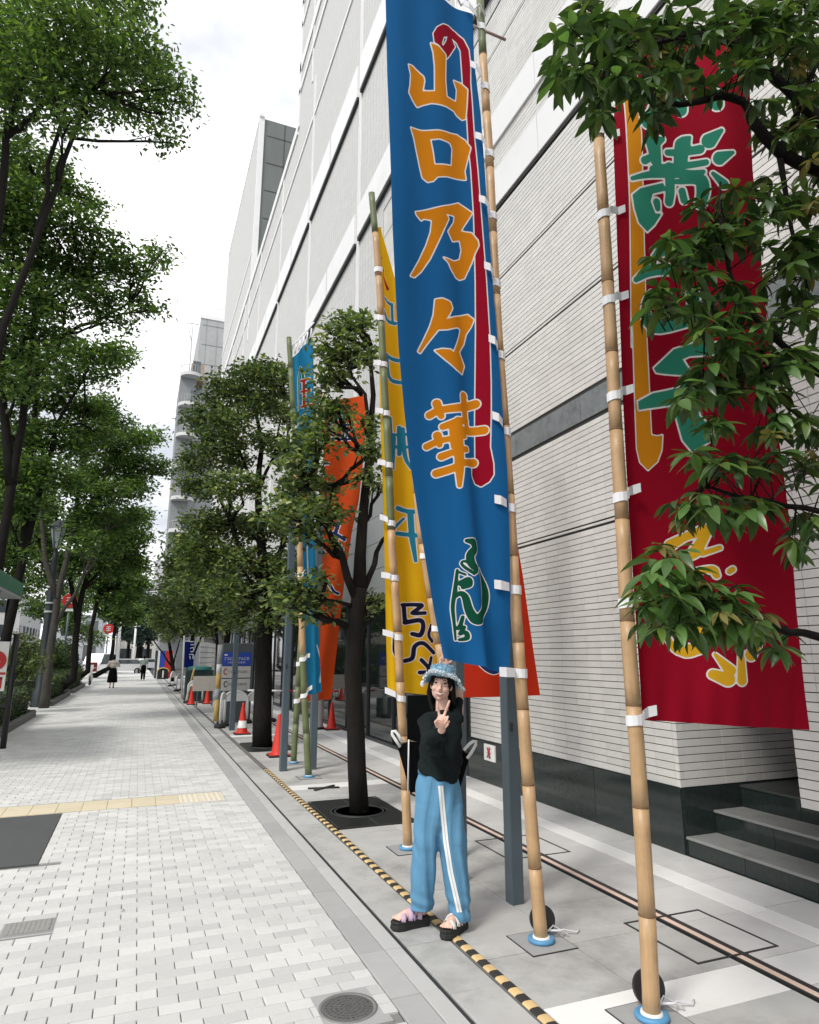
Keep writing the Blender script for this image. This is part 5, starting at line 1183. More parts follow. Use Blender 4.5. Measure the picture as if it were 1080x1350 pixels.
# information board
YB = 18.3; X0, X1 = atY(292, 900, YB)[0], atY(332, 900, YB)[0]
ib = thing('information_board', ((X0 + X1) / 2, 17, 0), 'grey information board with blue panel and two pale plates', 'sign board')
q = MB(); q.bbox(X0, X1, YB, YB + .12, 0, atY(311, 848, YB)[2], .01); obj('body', q, M('board_grey', (.085, .10, .105), .5, .05, 4), ib)
zz = lambda v: atY(311, v, YB)[2]; xx_ = lambda u: atY(u, 880, YB)[0]
q = MB(); q.box(xx_(292.5), xx_(331), YB - .015, YB - .002, zz(877.5), zz(860)); pa = obj('blue_panel', q, bluep, ib)
q = MB()
q.box(xx_(295), xx_(299), YB - .025, YB - .016, zz(864.5), zz(862.5))
def scribble(q, u0, u1, v0, v1, Y, seed=0, n=9):
    rr = random.Random(seed)
    for i in range(n):
        a_ = u0 + (u1 - u0) * i / n; b2 = a_ + (u1 - u0) / n * .72
        for k_ in range(3):
            if rr.random() < .75: q.box(xx_(a_), xx_(b2), Y - .004, Y, zz(v0 + (v1 - v0) * (k_ + .28) / 3 + .2), zz(v0 + (v1 - v0) * k_ / 3 + .2))
        q.box(xx_(a_), xx_(a_ + .45), Y - .004, Y, zz(v1), zz(v0))
scribble(q, 296, 329, 866.5, 870.5, YB - .016, 1); scribble(q, 301, 324, 872.3, 874.5, YB - .016, 2, 11); obj('lettering', q, whitep, pa)
for v0, v1 in ((878.5, 893.5), (895, 910.5)):
    q = MB(); q.box(xx_(292.5), xx_(330.5), YB - .015, YB - .002, zz(v1), zz(v0)); pl = obj('plate', q, M('plate_pale', (.55, .54, .52), .6), ib)
    q = MB(); scribble(q, 302, 327, v0 + 5.5, v0 + 9, YB - .016, int(v0), 8); obj('lettering', q, M('grey_ink', (.12, .12, .12), .7), pl)
    q = MB(); c0 = atY(297.5, v0 + 7, YB - .02); q.tube([c0 + np.array([.045 * math.cos(a_), 0, .07 * math.sin(a_)]) for a_ in np.linspace(.8, 2 * PI - .8, 10)], .014, 6); obj('mark', q, M('mark_red2', (.4, .05, .05), .6) if v0 < 880 else M('grey_ink', (0, 0, 0)), pl)
# blue flag with pole
Yf = 29.0; t = thing('flag_banner', tuple(gnd(241, 918) * 1), 'dark blue standing flag with white characters on a white pole', 'flag')
q = MB(); a_ = atY(240, 914, Yf); a_[2] = .02; q.tube([a_, atY(243, 838, Yf)], .035, 8); q.tube([atY(243, 845, Yf), atY(256, 846, Yf)], .02, 6); obj('pole', q, whitep, t)
H7 = lambda p: ZA(p, 190, 780, 8.44)
mf = mat_banner('flag_blue', (.008, .02, .17), [('ch', (.85, .85, .85), 0, (.8, .8, .8))])
cloth(t, [(243, 846), (242, 862), (240.5, 880)], [(256.5, 845), (256, 862), (255, 880)], Yf + .03, Yf + .05, .35, mf, {'ch': [('s', H7([(540, 480), (530, 530)]), .55), ('s', H7([(515, 560), (550, 555)]), .5), ('s', H7([(520, 590), (552, 590)]), .5), ('s', H7([(515, 630), (550, 625), (548, 665), (518, 668)]), .5), ('s', H7([(505, 700), (545, 700), (545, 745)]), .55), ('s', H7([(510, 720), (515, 745)]), .6), ('s', H7([(470, 545), (490, 540)]), .5)]}, lambda S, T: .04 * np.sin(S * 6))
# blue/red stall
t = thing('stall', tuple(gnd(212, 893)), 'blue and red vending stall beyond the fourth street tree', 'stall')
Yk = 55.0
for (u0, u1, mm_, nm) in ((203, 206, winglass, 'side_panel'), (206.2, 209, whitep, 'white_panel'), (209.2, 216, bluep, 'blue_panel'), (216.2, 226, redp, 'red_panel')):
    a_, b2 = atY(u0, 890, Yk), atY(u1, 890, Yk); q = MB(); q.box(a_[0], b2[0], Yk, Yk + 1, 0, atY(u0, 858, Yk)[2]); obj(nm, q, mm_, t)
arch_b = thing('arch_barrier', tuple(gnd(214, 893)), 'black barrier with yellow rim in front of the stall', 'barrier')
a_, b2 = atY(207, 893, 53), atY(222, 893, 53); c0 = (a_ + b2) / 2; hh = (b2[0] - a_[0]) / 2
q = MB(); poly = [(c0[0] - hh, 0), (c0[0] - hh, .5)] + [(c0[0] - hh * math.cos(x), .55 + .25 * math.sin(x)) for x in np.linspace(.3, PI - .3, 8)] + [(c0[0] + hh, .5), (c0[0] + hh, 0)]
q.prism(poly, 'y', 53, 53.1); obj('panel', q, blackr, arch_b)
q = MB(); q.tube([(a_x, 52.98, a_z) for a_x, a_z in poly[1:-1]], .04, 6); obj('rim', q, yellowp, arch_b); q = MB(); q.box(c0[0] - .05, c0[0] + .05, 52.9, 52.99, .1, .6); obj('stripe', q, whitep, arch_b)
for i in range(3):
    x = 3.3 + i * .5; t = thing('bollard', (x, 38 + 3 * i, 0), ['pale square pillar behind the blue flag', 'middle pale pillar behind the blue flag', 'farthest pale pillar behind the blue flag'][i], 'pillar')
    q = MB(); q.box(x - .2, x + .2, 38 + 3 * i, 38.4 + 3 * i, 0, 2.4)
    for k_ in range(8): q.box(x - .22, x + .22, 37.98 + 3 * i, 38.42 + 3 * i, .2 + k_ * .28, .24 + k_ * .28)
    obj('shaft', q, conc, t)
# loose metal X on the slabs
t = thing('floor_fitting', (2.35, 9.0, 0), 'flat dark cross shaped fitting lying on the slabs before the tree grate', 'fitting')
q = MB(); p = gnd(427, 1040); q.tube([(p[0] - .2, p[1] + .05, .012), (p[0] + .2, p[1] - .03, .012)], .02, 6, flat=(1, .5)); q.tube([(p[0] - .15, p[1] - .1, .012), (p[0] + .17, p[1] + .12, .012)], .02, 6, flat=(1, .5)); obj('arm', q, dkmetal, t)
t = thing('dropped_leaf', (0, 4.9, 0), 'small curled brown leaf lying on the pale pavers', 'leaf')
p = gnd(158, 1202); q = MB(); q.add([p, p + (.02, .008, .012), p + (.035, -.005, .004), p + (.015, -.012, .015)], [(0, 1, 2, 3)]); obj('blade', q, M('dry_leaf', (.12, .05, .04), .8), t)

# ================================================================== LAMP, BUS STOP, SHELTER, SIGNS ON THE LEFT
lp = gnd(50, 932); t = thing('street_lamp', (lp[0], lp[1], 0), 'dark street lamp with tapered glass lantern among the left trees', 'street lamp')
x, y = lp[0], lp[1]
q = MB(); q.lathe((x, y, 0), [(.24, 0), (.22, .5), (.15, .62), (.13, 2.5), (.10, 5.0), (.06, 5.35)], 14); obj('shaft', q, M('lamp_dark', (.03, .038, .045), .5), t)
for z in (3.15, 3.45, 4.0):
    q = MB(); q.lathe((x, y, z), [(.15, 0), (.15, .06), (.13, .062)], 14); obj('band', q, conc, t)
q = MB(); q.lathe((x, y, 5.4), [(.10, 0), (.26, .75), (.24, .76)], 6, smooth=False); obj('glass', q, M('lamp_glass', (.45, .50, .52), .3), t)
q = MB(); q.lathe((x, y, 6.15), [(.33, 0), (.30, .06), (.10, .22), (.02, .3)], 6, smooth=False)
for k_ in range(6):
    a_ = k_ * PI / 3; q.tube([(x + .11 * math.cos(a_), y + .11 * math.sin(a_), 5.4), (x + .275 * math.cos(a_), y + .275 * math.sin(a_), 6.15)], .016, 5)
obj('lantern_frame', q, M('lamp_dark', (0, 0, 0)), t)
bp0 = gnd(2, 987); x, y = bp0[0], bp0[1]
t = thing('bus_stop_sign', (x, y, 0), 'bus stop sign with red disc on white board at the left edge', 'sign')
q = MB(); q.tube([(x + .02, y, 0), (x + .02, y, 2.1)], .055, 10); q.box(x - .25, x + .02, y - .02, y + .02, .75, .80); obj('post', q, M('black_paint', (.012, .012, .013), .4), t)
z0, z1 = atY(2, 911, y)[2], atY(2, 846, y)[2]; xr = atY(10, 880, y)[0]
q = MB(); q.bbox(xr - .42, xr, y - .09, y - .06, z0, z1, .0); pl = obj('board', q, whitep, t)
zc = atY(0, 871, y)[2]; q = MB(); cc = np.array([xr - .2, y - .105, zc]); q.tube([cc, cc + np.array([0, .012, 0])], .185, 28, smooth=False); obj('red_disc', q, redp, pl)
q = MB(); 
for (a_, b2, c_, d_) in ((-.02, .06, .06, .04), (-.05, .0, .09, -.02), (.02, .09, .03, -.09), (-.06, -.06, .07, -.07)): q.tube([cc + np.array([a_, -.006, b2]), cc + np.array([c_, -.006, d_])], .010, 5)
obj('disc_mark', q, M('gold', (.6, .35, .1), .6), pl)
q = MB(); q.box(xr - .40, xr - .01, y - .095, y - .0905, z0 + .30, z0 + .345); obj('red_line', q, redp, pl)
q = MB(); q.box(xr - .30, xr - .26, y - .095, y - .0905, z0 + .06, z0 + .26); q.box(xr - .09, xr - .05, y - .095, y - .0905, z0 + .05, z0 + .26); q.box(xr - .14, xr - .05, y - .095, y - .0905, z0 + .22, z0 + .25); obj('numeral', q, redp, pl)
t = thing('bus_shelter', (-3.5, 15.5, 0), 'bus shelter with green edged flat roof at the left edge', 'shelter')
c1 = atY(29, 790, 17.2); c2 = atY(29, 777, 17.2)
q = MB(); X1_ = c1[0]; q.box(X1_ - 2.2, X1_ - .02, 11.5, 17.18, c1[2] + .0, c1[2] + .06); obj('soffit', q, conc, t)
q = MB(); q.box(X1_ - 2.25, X1_, 11.5, 17.2, c1[2] + .06, c2[2] + .12); obj('roof', q, greenp, t)
q = MB(); q.tube([(X1_ - 2.0, 16.5, 0), (X1_ - 2.0, 16.5, c1[2])], .06, 10); q.tube([(X1_ - 2.0, 12.5, 0), (X1_ - 2.0, 12.5, c1[2])], .06, 10); obj('column', q, greym, t)
for (u, v, Y, r, label) in ((92, 792, 45, 7.5, 'nearer round red sign among the left tree trunks'), (143, 829, 75, 5.5, 'farther round red sign above the street')):
    c = atY(u, v, Y); R_ = r * Y / .93 / FPX; t = thing('round_sign', (c[0], Y, 0), label, 'sign', 'round red street signs')
    q = MB(); q.tube([c, c + np.array([0, .05, 0])], R_, 24, smooth=False); obj('disc', q, redp, t)
    q = MB(); q.tube([(c[0], Y + .1, 0), (c[0], Y + .1, c[2])], .06, 8); obj('post', q, greym, t)
    q = MB()
    for k_ in range(3): q.box(c[0] - R_ * .4, c[0] + R_ * .45, Y - .02, Y - .005, c[2] + R_ * (.35 - .35 * k_), c[2] + R_ * (.45 - .35 * k_))
    q.box(c[0] - R_ * .05, c[0] + R_ * .05, Y - .02, Y - .005, c[2] - R_ * .5, c[2] + R_ * .5); obj('mark', q, whitep, t)
    q = MB(); q.box(c[0] - R_, c[0] + R_, Y, Y + .05, c[2] - R_ * 1.5, c[2] - R_ * 1.15); obj('lower_plate', q, whitep, t)
for i, (u, Y) in enumerate(((155, 70), (176, 85))):
    b = atY(u, 864, Y); t = thing('utility_pole', (b[0], Y, 0), ['white pole behind the walkers', 'thin white pole farther down the street'][i], 'pole')
    q = MB(); q.tube([(b[0], Y, 0), (b[0], Y, 6.5 - i)], .12, 8); obj('shaft', q, whitep, t)
    q = MB(); q.box(b[0] - .5, b[0] + .5, Y - .06, Y + .06, 5.0, 5.12); obj('arm', q, conc, t)
# cars
def car(x, y, label, rz, L_=4.3, H=1.45, mat=carw, van=False):
    t = thing('parked_car', (x, y, -.13), label, 'car', 'white cars at the street end')
    prof = [(-L_ / 2, .35), (-L_ / 2, .75), (-L_ / 2 + .1, .9), (-L_ / 2 + .9, 1.0), (-L_ / 2 + 1.6, H), (L_ / 2 - .9, H), (L_ / 2 - .15, 1.0), (L_ / 2, .85), (L_ / 2, .35)]
    if van: prof = [(-L_ / 2, .35), (-L_ / 2, .95), (-L_ / 2 + .35, 1.1), (-L_ / 2 + .9, H), (L_ / 2 - .1, H), (L_ / 2, 1.0), (L_ / 2, .35)]
    def part(nm, build, mat_, par=None):
        q = MB(); build(q); me = q.mesh(nm, [mat_] if not isinstance(mat_, list) else mat_); fixn(me); o = bpy.data.objects.new(nm, me); COL.objects.link(o); o.parent = par or t; return o
    part('body', lambda q: q.prism(prof, 'y', -.82, .82), mat)
    wi = [(p[0] * .93 + .02, p[1]) for p in prof if p[1] >= .95]; wi = [(x_, min(z_, H - .08) if z_ > 1.1 else z_ + .03) for x_, z_ in wi]
    part('side_window', lambda q: (q.prism(wi, 'y', -.835, -.825), q.prism(wi, 'y', .825, .835)), winglass)
    for sx_ in (-1, 1):
        for sy_ in (-1, 1):
            wo = part('wheel', lambda q: q.tube([(sx_ * L_ * .3, sy_ * .66, .32), (sx_ * L_ * .3, sy_ * .84, .32)], .32, 18, smooth=False), blackr)
            part('rim', lambda q: q.tube([(sx_ * L_ * .3, sy_ * .841, .32), (sx_ * L_ * .3, sy_ * .855, .32)], .2, 12, smooth=False), conc, wo)
    part('headlight', lambda q: (q.box(-L_ / 2 - .01, -L_ / 2 + .05, -.75, -.45, .68, .82), q.box(-L_ / 2 - .01, -L_ / 2 + .05, .45, .75, .68, .82)), whitep)
    t.rotation_euler.z = rz; return t
c = atY(163, 878, 72); car(c[0], 72, 'white hatchback stopped across the end of the pavement', 0, H=1.5)
c = atY(133, 874, 74); car(c[0], 74, 'white van left of the hatchback at the street end', 1.2, 4.6, 2.0, van=True)
c = atY(190, 870, 88); car(c[0], 88, 'small distant white car right of the hatchback', .6)
car(-6.6, 29, 'dark car parked on the road behind the pale shrub', PI / 2, mat=M('car_dark', (.12, .13, .14), .25, .02, 3, coat=.5))
car(-6.6, 24.2, 'white car on the road glimpsed through the hedge', PI / 2)
# scooter
c = gnd(120, 905); c[1] = 44; c = np.array([atY(119, 893, 44)[0], 44, 0]); t = thing('delivery_scooter', tuple(c), 'parked scooter with dark red delivery box beside the farthest hedge', 'scooter')
q = MB(); q.tube([c + (-.02, -.5, .25), c + (.04, -.5, .25)], .25, 16, smooth=False); q.tube([c + (-.02, .6, .25), c + (.04, .6, .25)], .25, 16, smooth=False); obj('wheel', q, blackr, t)
q = MB(); q.tube([c + (0, .6, .3), c + (0, .3, .5), c + (0, -.3, .35), c + (0, -.45, .9)], .12, 8); q.tube([c + (-.3, -.42, .98), c + (.3, -.42, .98)], .02, 6); obj('body', q, whitep, t)
q = MB(); q.bbox(c[0] - .28, c[0] + .28, c[1] + .2, c[1] + .8, .75, 1.3, .03); bx_ = obj('delivery_box', q, M('box_red', (.2, .02, .02), .5), t)
q = MB(); q.box(c[0] - .12, c[0] + .12, c[1] + .19, c[1] + .198, .9, 1.15); obj('box_label', q, whitep, bx_)
# ================================================================== NEAR TREE (upper right)
nt_ = thing('oak_tree', (3.75, 1.45, -.02), 'near broadleaf tree whose leafy branches hang in from the right edge', 'tree')
q = MB(); YT = 2.25
seg(q, [(3.75, 1.45, 0), (3.72, 1.5, 1.5), (3.6, 1.6, 2.8), (3.45, 1.7, 4.2), (3.3, 1.8, 5.6)], .14, .07, 12, .01)
BR = [([(3.55, 1.65, 3.2), A(1130, 250, 2.05), A(1076, 222, YT), A(1028, 204, YT), A(991, 157, YT), A(984, 130, YT), A(950, 128, YT), A(898, 139, YT), A(850, 120, YT)], .05, .012),
      ([(3.5, 1.7, 3.8), A(1100, 180, 2.1), A(1021, 102, YT), A(998, 80, YT), A(969, 61, YT), A(917, 43, YT), A(840, 60, YT), A(790, 90, YT)], .04, .008),
      ([(3.66, 1.55, 1.9), A(1140, 860, 2.1), A(1080, 840, YT), A(1040, 828, YT), A(990, 812, YT), A(940, 805, YT), A(890, 790, YT)], .03, .008),
      ([(3.62, 1.58, 2.5), A(1130, 690, 2.1), A(1060, 668, YT), A(1010, 660, YT), A(960, 650, YT), A(925, 640, YT)], .022, .006),
      ([(3.6, 1.6, 2.9), A(1130, 520, 2.1), A(1060, 480, YT), A(1000, 420, YT), A(965, 370, YT), A(948, 300, YT), A(950, 240, YT)], .03, .006),
      ([A(1028, 204, YT), A(1045, 300, YT), A(1065, 380, YT)], .018, .006), ([A(1060, 480, YT), A(1000, 490, YT), A(950, 500, YT), A(920, 520, YT)], .016, .005), ([A(969, 61, YT), A(1020, 20, YT), A(1070, -10, YT)], .03, .01), ([A(1028, 204, YT), A(1060, 120, YT), A(1085, 60, YT)], .02, .008)]
for pts, r0, r1 in BR: seg(q, pts, r0, r1, 8, .008)
obj('trunk', q, bark, nt_)
def leafmesh(nm, curl, mat):
    st = [(0, .05), (.12, .35), (.3, .85), (.5, 1.0), (.7, .82), (.88, .4), (1.0, .02)]
    vs = []; fs = []
    for i, (s, w_) in enumerate(st):
        z = -curl * s * s; hw = .5 * w_ * .35
        vs += [(s, -hw, z + abs(hw) * .35), (s, 0, z), (s, hw, z + abs(hw) * .35)]
    for i in range(len(st) - 1):
        a_ = i * 3; fs += [(a_, a_ + 1, a_ + 4, a_ + 3), (a_ + 1, a_ + 2, a_ + 5, a_ + 4)]
    me = bpy.data.meshes.new(nm); me.from_pydata(vs, [], fs); me.materials.append(mat); me.polygons.foreach_set('use_smooth', [True] * len(fs)); me.update(); return me
LV = [leafmesh('leaf', c, leafF) for c in (.15, .3, .5)]; LR = [leafmesh('leaf', c, leafR) for c in (.15, .35)]
CLUMP = [(760, 40, 30, 40, 6), (800, 30, 40, 40, 9), (850, 40, 45, 45, 11), (745, 85, 22, 18, 4), (770, 95, 30, 25, 6), (810, 90, 35, 35, 8), (790, 140, 28, 18, 4), (840, 120, 30, 30, 6), (870, 95, 35, 35, 7), (900, 50, 40, 45, 8), (905, 105, 30, 22, 5), (950, 30, 45, 35, 8), (1000, 40, 40, 40, 9), (1050, 50, 40, 50, 12), (1060, 120, 30, 45, 10), (1040, 170, 35, 35, 8), (1070, 210, 20, 30, 6), (1010, 150, 18, 30, 3), (1060, 15, 30, 25, 8), (1068, 160, 18, 35, 6), (1000, 85, 22, 22, 4), (1066, 265, 18, 22, 5), (1075, 345, 12, 30, 4), (960, 75, 20, 16, 3), (985, 20, 40, 30, 7), (865, 150, 20, 10, 2),
         (960, 262, 35, 22, 4), (930, 300, 40, 25, 7), (975, 310, 35, 25, 6), (890, 330, 35, 25, 6), (930, 350, 40, 28, 6), (875, 390, 28, 22, 3), (915, 400, 40, 28, 6), (955, 400, 40, 35, 7), (850, 415, 20, 15, 1), (1030, 270, 40, 30, 7), (1060, 320, 30, 40, 8), (1020, 350, 30, 30, 4), (1055, 400, 30, 35, 6), (930, 445, 30, 26, 4), (968, 455, 35, 30, 6), (1000, 470, 35, 25, 6), (1050, 470, 35, 30, 7), (1015, 430, 25, 20, 3),
         (925, 500, 30, 20, 4), (905, 530, 20, 16, 3), (960, 510, 30, 18, 4), (1020, 520, 30, 22, 4), (1060, 560, 28, 30, 5), (950, 560, 20, 14, 2), (1010, 560, 25, 18, 3), (930, 605, 35, 20, 4), (970, 615, 40, 22, 5), (1020, 600, 35, 22, 4), (1060, 620, 25, 25, 4), (900, 665, 35, 16, 4), (950, 670, 40, 18, 5), (1000, 665, 35, 18, 4), (1060, 680, 25, 25, 4), (1050, 720, 22, 18, 2),
         (880, 725, 30, 20, 3), (870, 760, 30, 22, 5), (905, 760, 30, 22, 4), (860, 790, 30, 22, 5), (900, 795, 40, 24, 8), (940, 800, 40, 24, 7), (880, 822, 26, 14, 3), (930, 825, 32, 16, 4), (975, 825, 35, 20, 5), (1020, 820, 25, 20, 2), (850, 825, 18, 14, 2), (960, 770, 25, 14, 2), (1035, 850, 15, 15, 1)]
leaves = []; tw = MB()
nodes = [np.array(p, float) for pts, _, _ in BR for p in pts[1:]]; dense = []
for pts, _, _ in BR:
    for a_, b2 in zip(pts[:-1], pts[1:]):
        for k_ in range(5): dense.append(np.array(a_) + (np.array(b2) - np.array(a_)) * k_ / 5)
dense = np.array(dense)
for (u, v, ru, rv, n) in CLUMP:
    for i in range(int(n * 1.5 + .5)):
        uu, vv = u + RNG.normal() * ru * .5, v + RNG.normal() * rv * .5; Yw = YT + RNG.uniform(-.28, .28); c = np.array(atY(uu, vv, Yw))
        e = dense[np.linalg.norm(dense - c, axis=1).argmin()]
        ax = (c - e); ln = np.linalg.norm(ax) + 1e-6; ax = ax / ln
        if ln < .32: tw.tube([e, (e + c) / 2 + np.array([0, 0, .015]), c], [.004, .003, .002], 5)
        else: tw.tube([c - ax * .14, c], [.003, .002], 5)
        young = vv > 560 and RNG.uniform() < .14 or RNG.uniform() < .04
        m_ = RNG.integers(5, 9); ph = RNG.uniform(0, 2 * PI)
        for k_ in range(m_):
            a_ = ph + 2 * PI * k_ / m_ + RNG.normal() * .2; d = np.array([math.cos(a_), math.sin(a_), RNG.uniform(-.9, .15)]) + ax * .35; d /= np.linalg.norm(d)
            L_ = RNG.uniform(.085, .145) * (.75 if young else 1); leaves.append((c - ax * RNG.uniform(0, .03), d, L_, young, RNG.uniform(-.5, .5)))
obj('twigs', tw, bark, nt_, fix=False, kind='stuff')
def leafmat(c, d, L_, roll):
    s = np.cross([0, 0, 1], d); s = s / (np.linalg.norm(s) + 1e-6); up = np.cross(d, s); s2 = s * math.cos(roll) + up * math.sin(roll); up2 = np.cross(d, s2)
    return np.array([[*(d * L_)], [*(s2 * L_)], [*(up2 * L_)]]).T
vis = []
for i, (c, d, L_, yg, ro) in enumerate(leaves):
    q_ = inframe(*c)
    vis.append((L_ / q_[2] if q_ and 0 < q_[0] < 1080 and 0 < q_[1] < 1350 else -1, i))
vis.sort(reverse=True); part_ids = set(i for _, i in vis[:298])
SV = {True: [[], [], 0], False: [[], [], 0]}
for i, (c, d, L_, yg, ro) in enumerate(leaves):
    R3 = leafmat(c, d, L_, ro)
    if i in part_ids:
        me = (LR if yg else LV)[i % (2 if yg else 3)]; o = bpy.data.objects.new('leaf', me); COL.objects.link(o); o.parent = nt_
        o.matrix_parent_inverse = Matrix.Translation(nt_.location).inverted()
        o.matrix_basis = Matrix([[*R3[0], c[0]], [*R3[1], c[1]], [*R3[2], c[2]], [0, 0, 0, 1]])
    else:
        me = (LR if yg else LV)[i % (2 if yg else 3)]; b0 = np.array([v.co for v in me.vertices]); f0 = np.array([p.vertices for p in me.polygons]); S_ = SV[bool(yg)]
        S_[0].append(b0 @ R3.T + c); S_[1].append(f0 + S_[2]); S_[2] += len(b0)
for yg, (V, F, n) in SV.items():
    if V: obj('young_leaves' if yg else 'leaves', smesh('leaves', np.concatenate(V), np.concatenate(F), [leafR if yg else leafF], True), None, nt_, kind='stuff')

# ================================================================== THE WOMAN
OP = np.array([1.93, 4.27, 0.0]); RH = np.array([math.cos(YAW), -math.sin(YAW), 0]); FH = np.array([math.sin(YAW), math.cos(YAW), 0])
def PW(u, v, b=0.0):
    d = ray(u, v); o = OP + FH * b; t_ = ((o - CAMP) @ FH) / (d @ FH); return CAMP + d * t_
def remesh(mb, vox, mat, name, parent, smooth=2, label=None, cat=None):
    me = mb.mesh(name + '_raw', [mat]); o = bpy.data.objects.new(name, me); COL.objects.link(o)
    r = o.modifiers.new('r', 'REMESH'); r.mode = 'VOXEL'; r.voxel_size = vox; r.use_smooth_shade = True
    if smooth: s = o.modifiers.new('s', 'SMOOTH'); s.iterations = smooth; s.factor = .5
    dg = bpy.context.evaluated_depsgraph_get(); m2 = bpy.data.meshes.new_from_object(o.evaluated_get(dg)); m2.name = name
    o.modifiers.clear(); o.data = m2; m2.materials.clear(); m2.materials.append(mat)
    if parent: o.parent = parent; o.matrix_parent_inverse = Matrix.Translation(parent.location).inverted() if parent.type == 'EMPTY' else Matrix()
    return o
def cap(mb, a_, b2, r0, r1, n=14):
    a_, b2 = np.array(a_, float), np.array(b2, float); d = (b2 - a_) / (np.linalg.norm(b2 - a_) + 1e-9)
    pts = []; rr = []
    for an in (80, 55, 25): pts.append(a_ - d * r0 * math.sin(math.radians(an))); rr.append(max(.001, r0 * math.cos(math.radians(an))))
    for k_ in range(5): pts.append(a_ + (b2 - a_) * k_ / 4); rr.append(r0 + (r1 - r0) * k_ / 4)
    for an in (25, 55, 80): pts.append(b2 + d * r1 * math.sin(math.radians(an))); rr.append(max(.001, r1 * math.cos(math.radians(an))))
    mb.tube(pts, rr, n)
BASIS = np.array([RH, FH, [0, 0, 1.]]).T
HEADC = PW(582, 902.5, -.02)
body = MB()
# legs, hips, torso
kneeL, kneeR = PW(558, 1118, -.03), PW(597, 1125, -.05); ankL, ankR = PW(553, 1201, .03), PW(606, 1214, -.04); hipL, hipR = PW(564, 1045), PW(594, 1047)
for h_, k_, a_ in ((hipL, kneeL, ankL), (hipR, kneeR, ankR)): cap(body, h_, k_, .062, .046); cap(body, k_, a_, .048, .031)
body.ell(PW(579, 1040), (.11, .08, .10), 18, rot=BASIS); body.ell(PW(580, 1000), (.115, .085, .13), 18, rot=BASIS); body.ell(PW(582, 965), (.135, .09, .12), 18, rot=BASIS)
cap(body, PW(565, 950), PW(600, 950), .038, .038); cap(body, PW(583, 945), PW(583, 922, -.01), .046, .043)
# head
tilt = np.array(Matrix.Rotation(.12, 3, 'Y')); Rt = BASIS @ np.array(Matrix.Rotation(math.radians(-8), 3, 'Z') @ Matrix.Rotation(math.radians(6), 3, 'Y'))
def HP(x, y, z): return HEADC + Rt @ (np.array([x, y, z]) * .95)
body.ell(HP(0, .012, .018), (.071, .088, .088), 22, rot=Rt); body.ell(HP(0, -.018, -.045), (.060, .062, .062), 18, rot=Rt); cap(body, HP(0, -.055, -.088), HP(0, -.04, -.08), .019, .022)
cap(body, HP(0, -.078, .01), HP(0, -.094, -.026), .0075, .012); body.ell(HP(.007, -.090, -.030), (.007, .008, .006), 8, rot=Rt); body.ell(HP(-.007, -.090, -.030), (.007, .008, .006), 8, rot=Rt)
for s_ in (-1, 1): body.ell(HP(s_ * .038, -.056, -.026), (.025, .022, .022), 12, rot=Rt); body.ell(HP(s_ * .071, .012, -.012), (.010, .016, .028), 12, rot=Rt)
# feet
def foot(a_, toe):
    d = toe - a_; d[2] = 0; d /= np.linalg.norm(d); s_ = np.cross(d, [0, 0, 1.]); z0 = .062
    cap(body, a_ * [1, 1, 0] + d * -.03 + [0, 0, z0 + .025], a_ * [1, 1, 0] + d * .10 + [0, 0, z0 + .022], .030, .027); cap(body, a_ * [1, 1, 0] + d * .09 + [0, 0, z0 + .018], a_ * [1, 1, 0] + d * .14 + [0, 0, z0 + .012], .030, .022)
    cap(body, a_, a_ * [1, 1, 0] + d * -.01 + [0, 0, z0 + .03], .032, .032)
    for k_ in range(5): cap(body, a_ * [1, 1, 0] + d * .14 + s_ * (k_ - 2) * .0145 + [0, 0, z0 + .011], a_ * [1, 1, 0] + d * (.178 - .006 * abs(k_ - 3)) + s_ * (k_ - 2) * .017 + [0, 0, z0 + .006], .0085, .007, 8)
    return d
fL = gnd(535, 1216) - gnd(556, 1212); fR = gnd(586, 1238) - gnd(607, 1224)
dL = foot(ankL, ankL + fL); dR = foot(ankR, ankR + fR)
# arm stretched towards the camera (image-left shoulder), peace sign
WR = PW(583, 962, -.50); shA = PW(565, 953, -.02); elA = PW(566, 978, -.27)
cap(body, shA, elA, .036, .032); cap(body, elA, WR, .032, .022)
HB = -.56
def hp(u, v, b=HB): return PW(u, v, b)
cap(body, WR, hp(583, 957, -.53), .022, .024)
body.ell(hp(583, 951, HB), (.036, .018, .040), 16, rot=BASIS)
def finger(pts, r): 
    for a_, b2, i in zip(pts[:-1], pts[1:], range(9)): cap(body, a_, b2, r * (1 - .07 * i), r * (.93 - .07 * i), 10)
finger([hp(579.5, 946), hp(578.5, 938), hp(577.5, 931.5, HB - .015), hp(577, 926, HB - .02)], .0088)
finger([hp(585, 945), hp(588, 937), hp(590.5, 930.5, HB - .015), hp(592.5, 924.5, HB - .02)], .0092)
finger([hp(588.5, 948), hp(590.5, 945, HB - .03), hp(589, 950, HB - .05), hp(586.5, 954, HB - .042)], .0084)
finger([hp(590, 953), hp(592, 951, HB - .028), hp(590.5, 955.5, HB - .042), hp(588, 958.5, HB - .034)], .0076)
finger([hp(576.5, 958, HB + .01), hp(574, 952, HB - .02), hp(578, 948, HB - .042), hp(583.5, 950, HB - .05)], .0098)
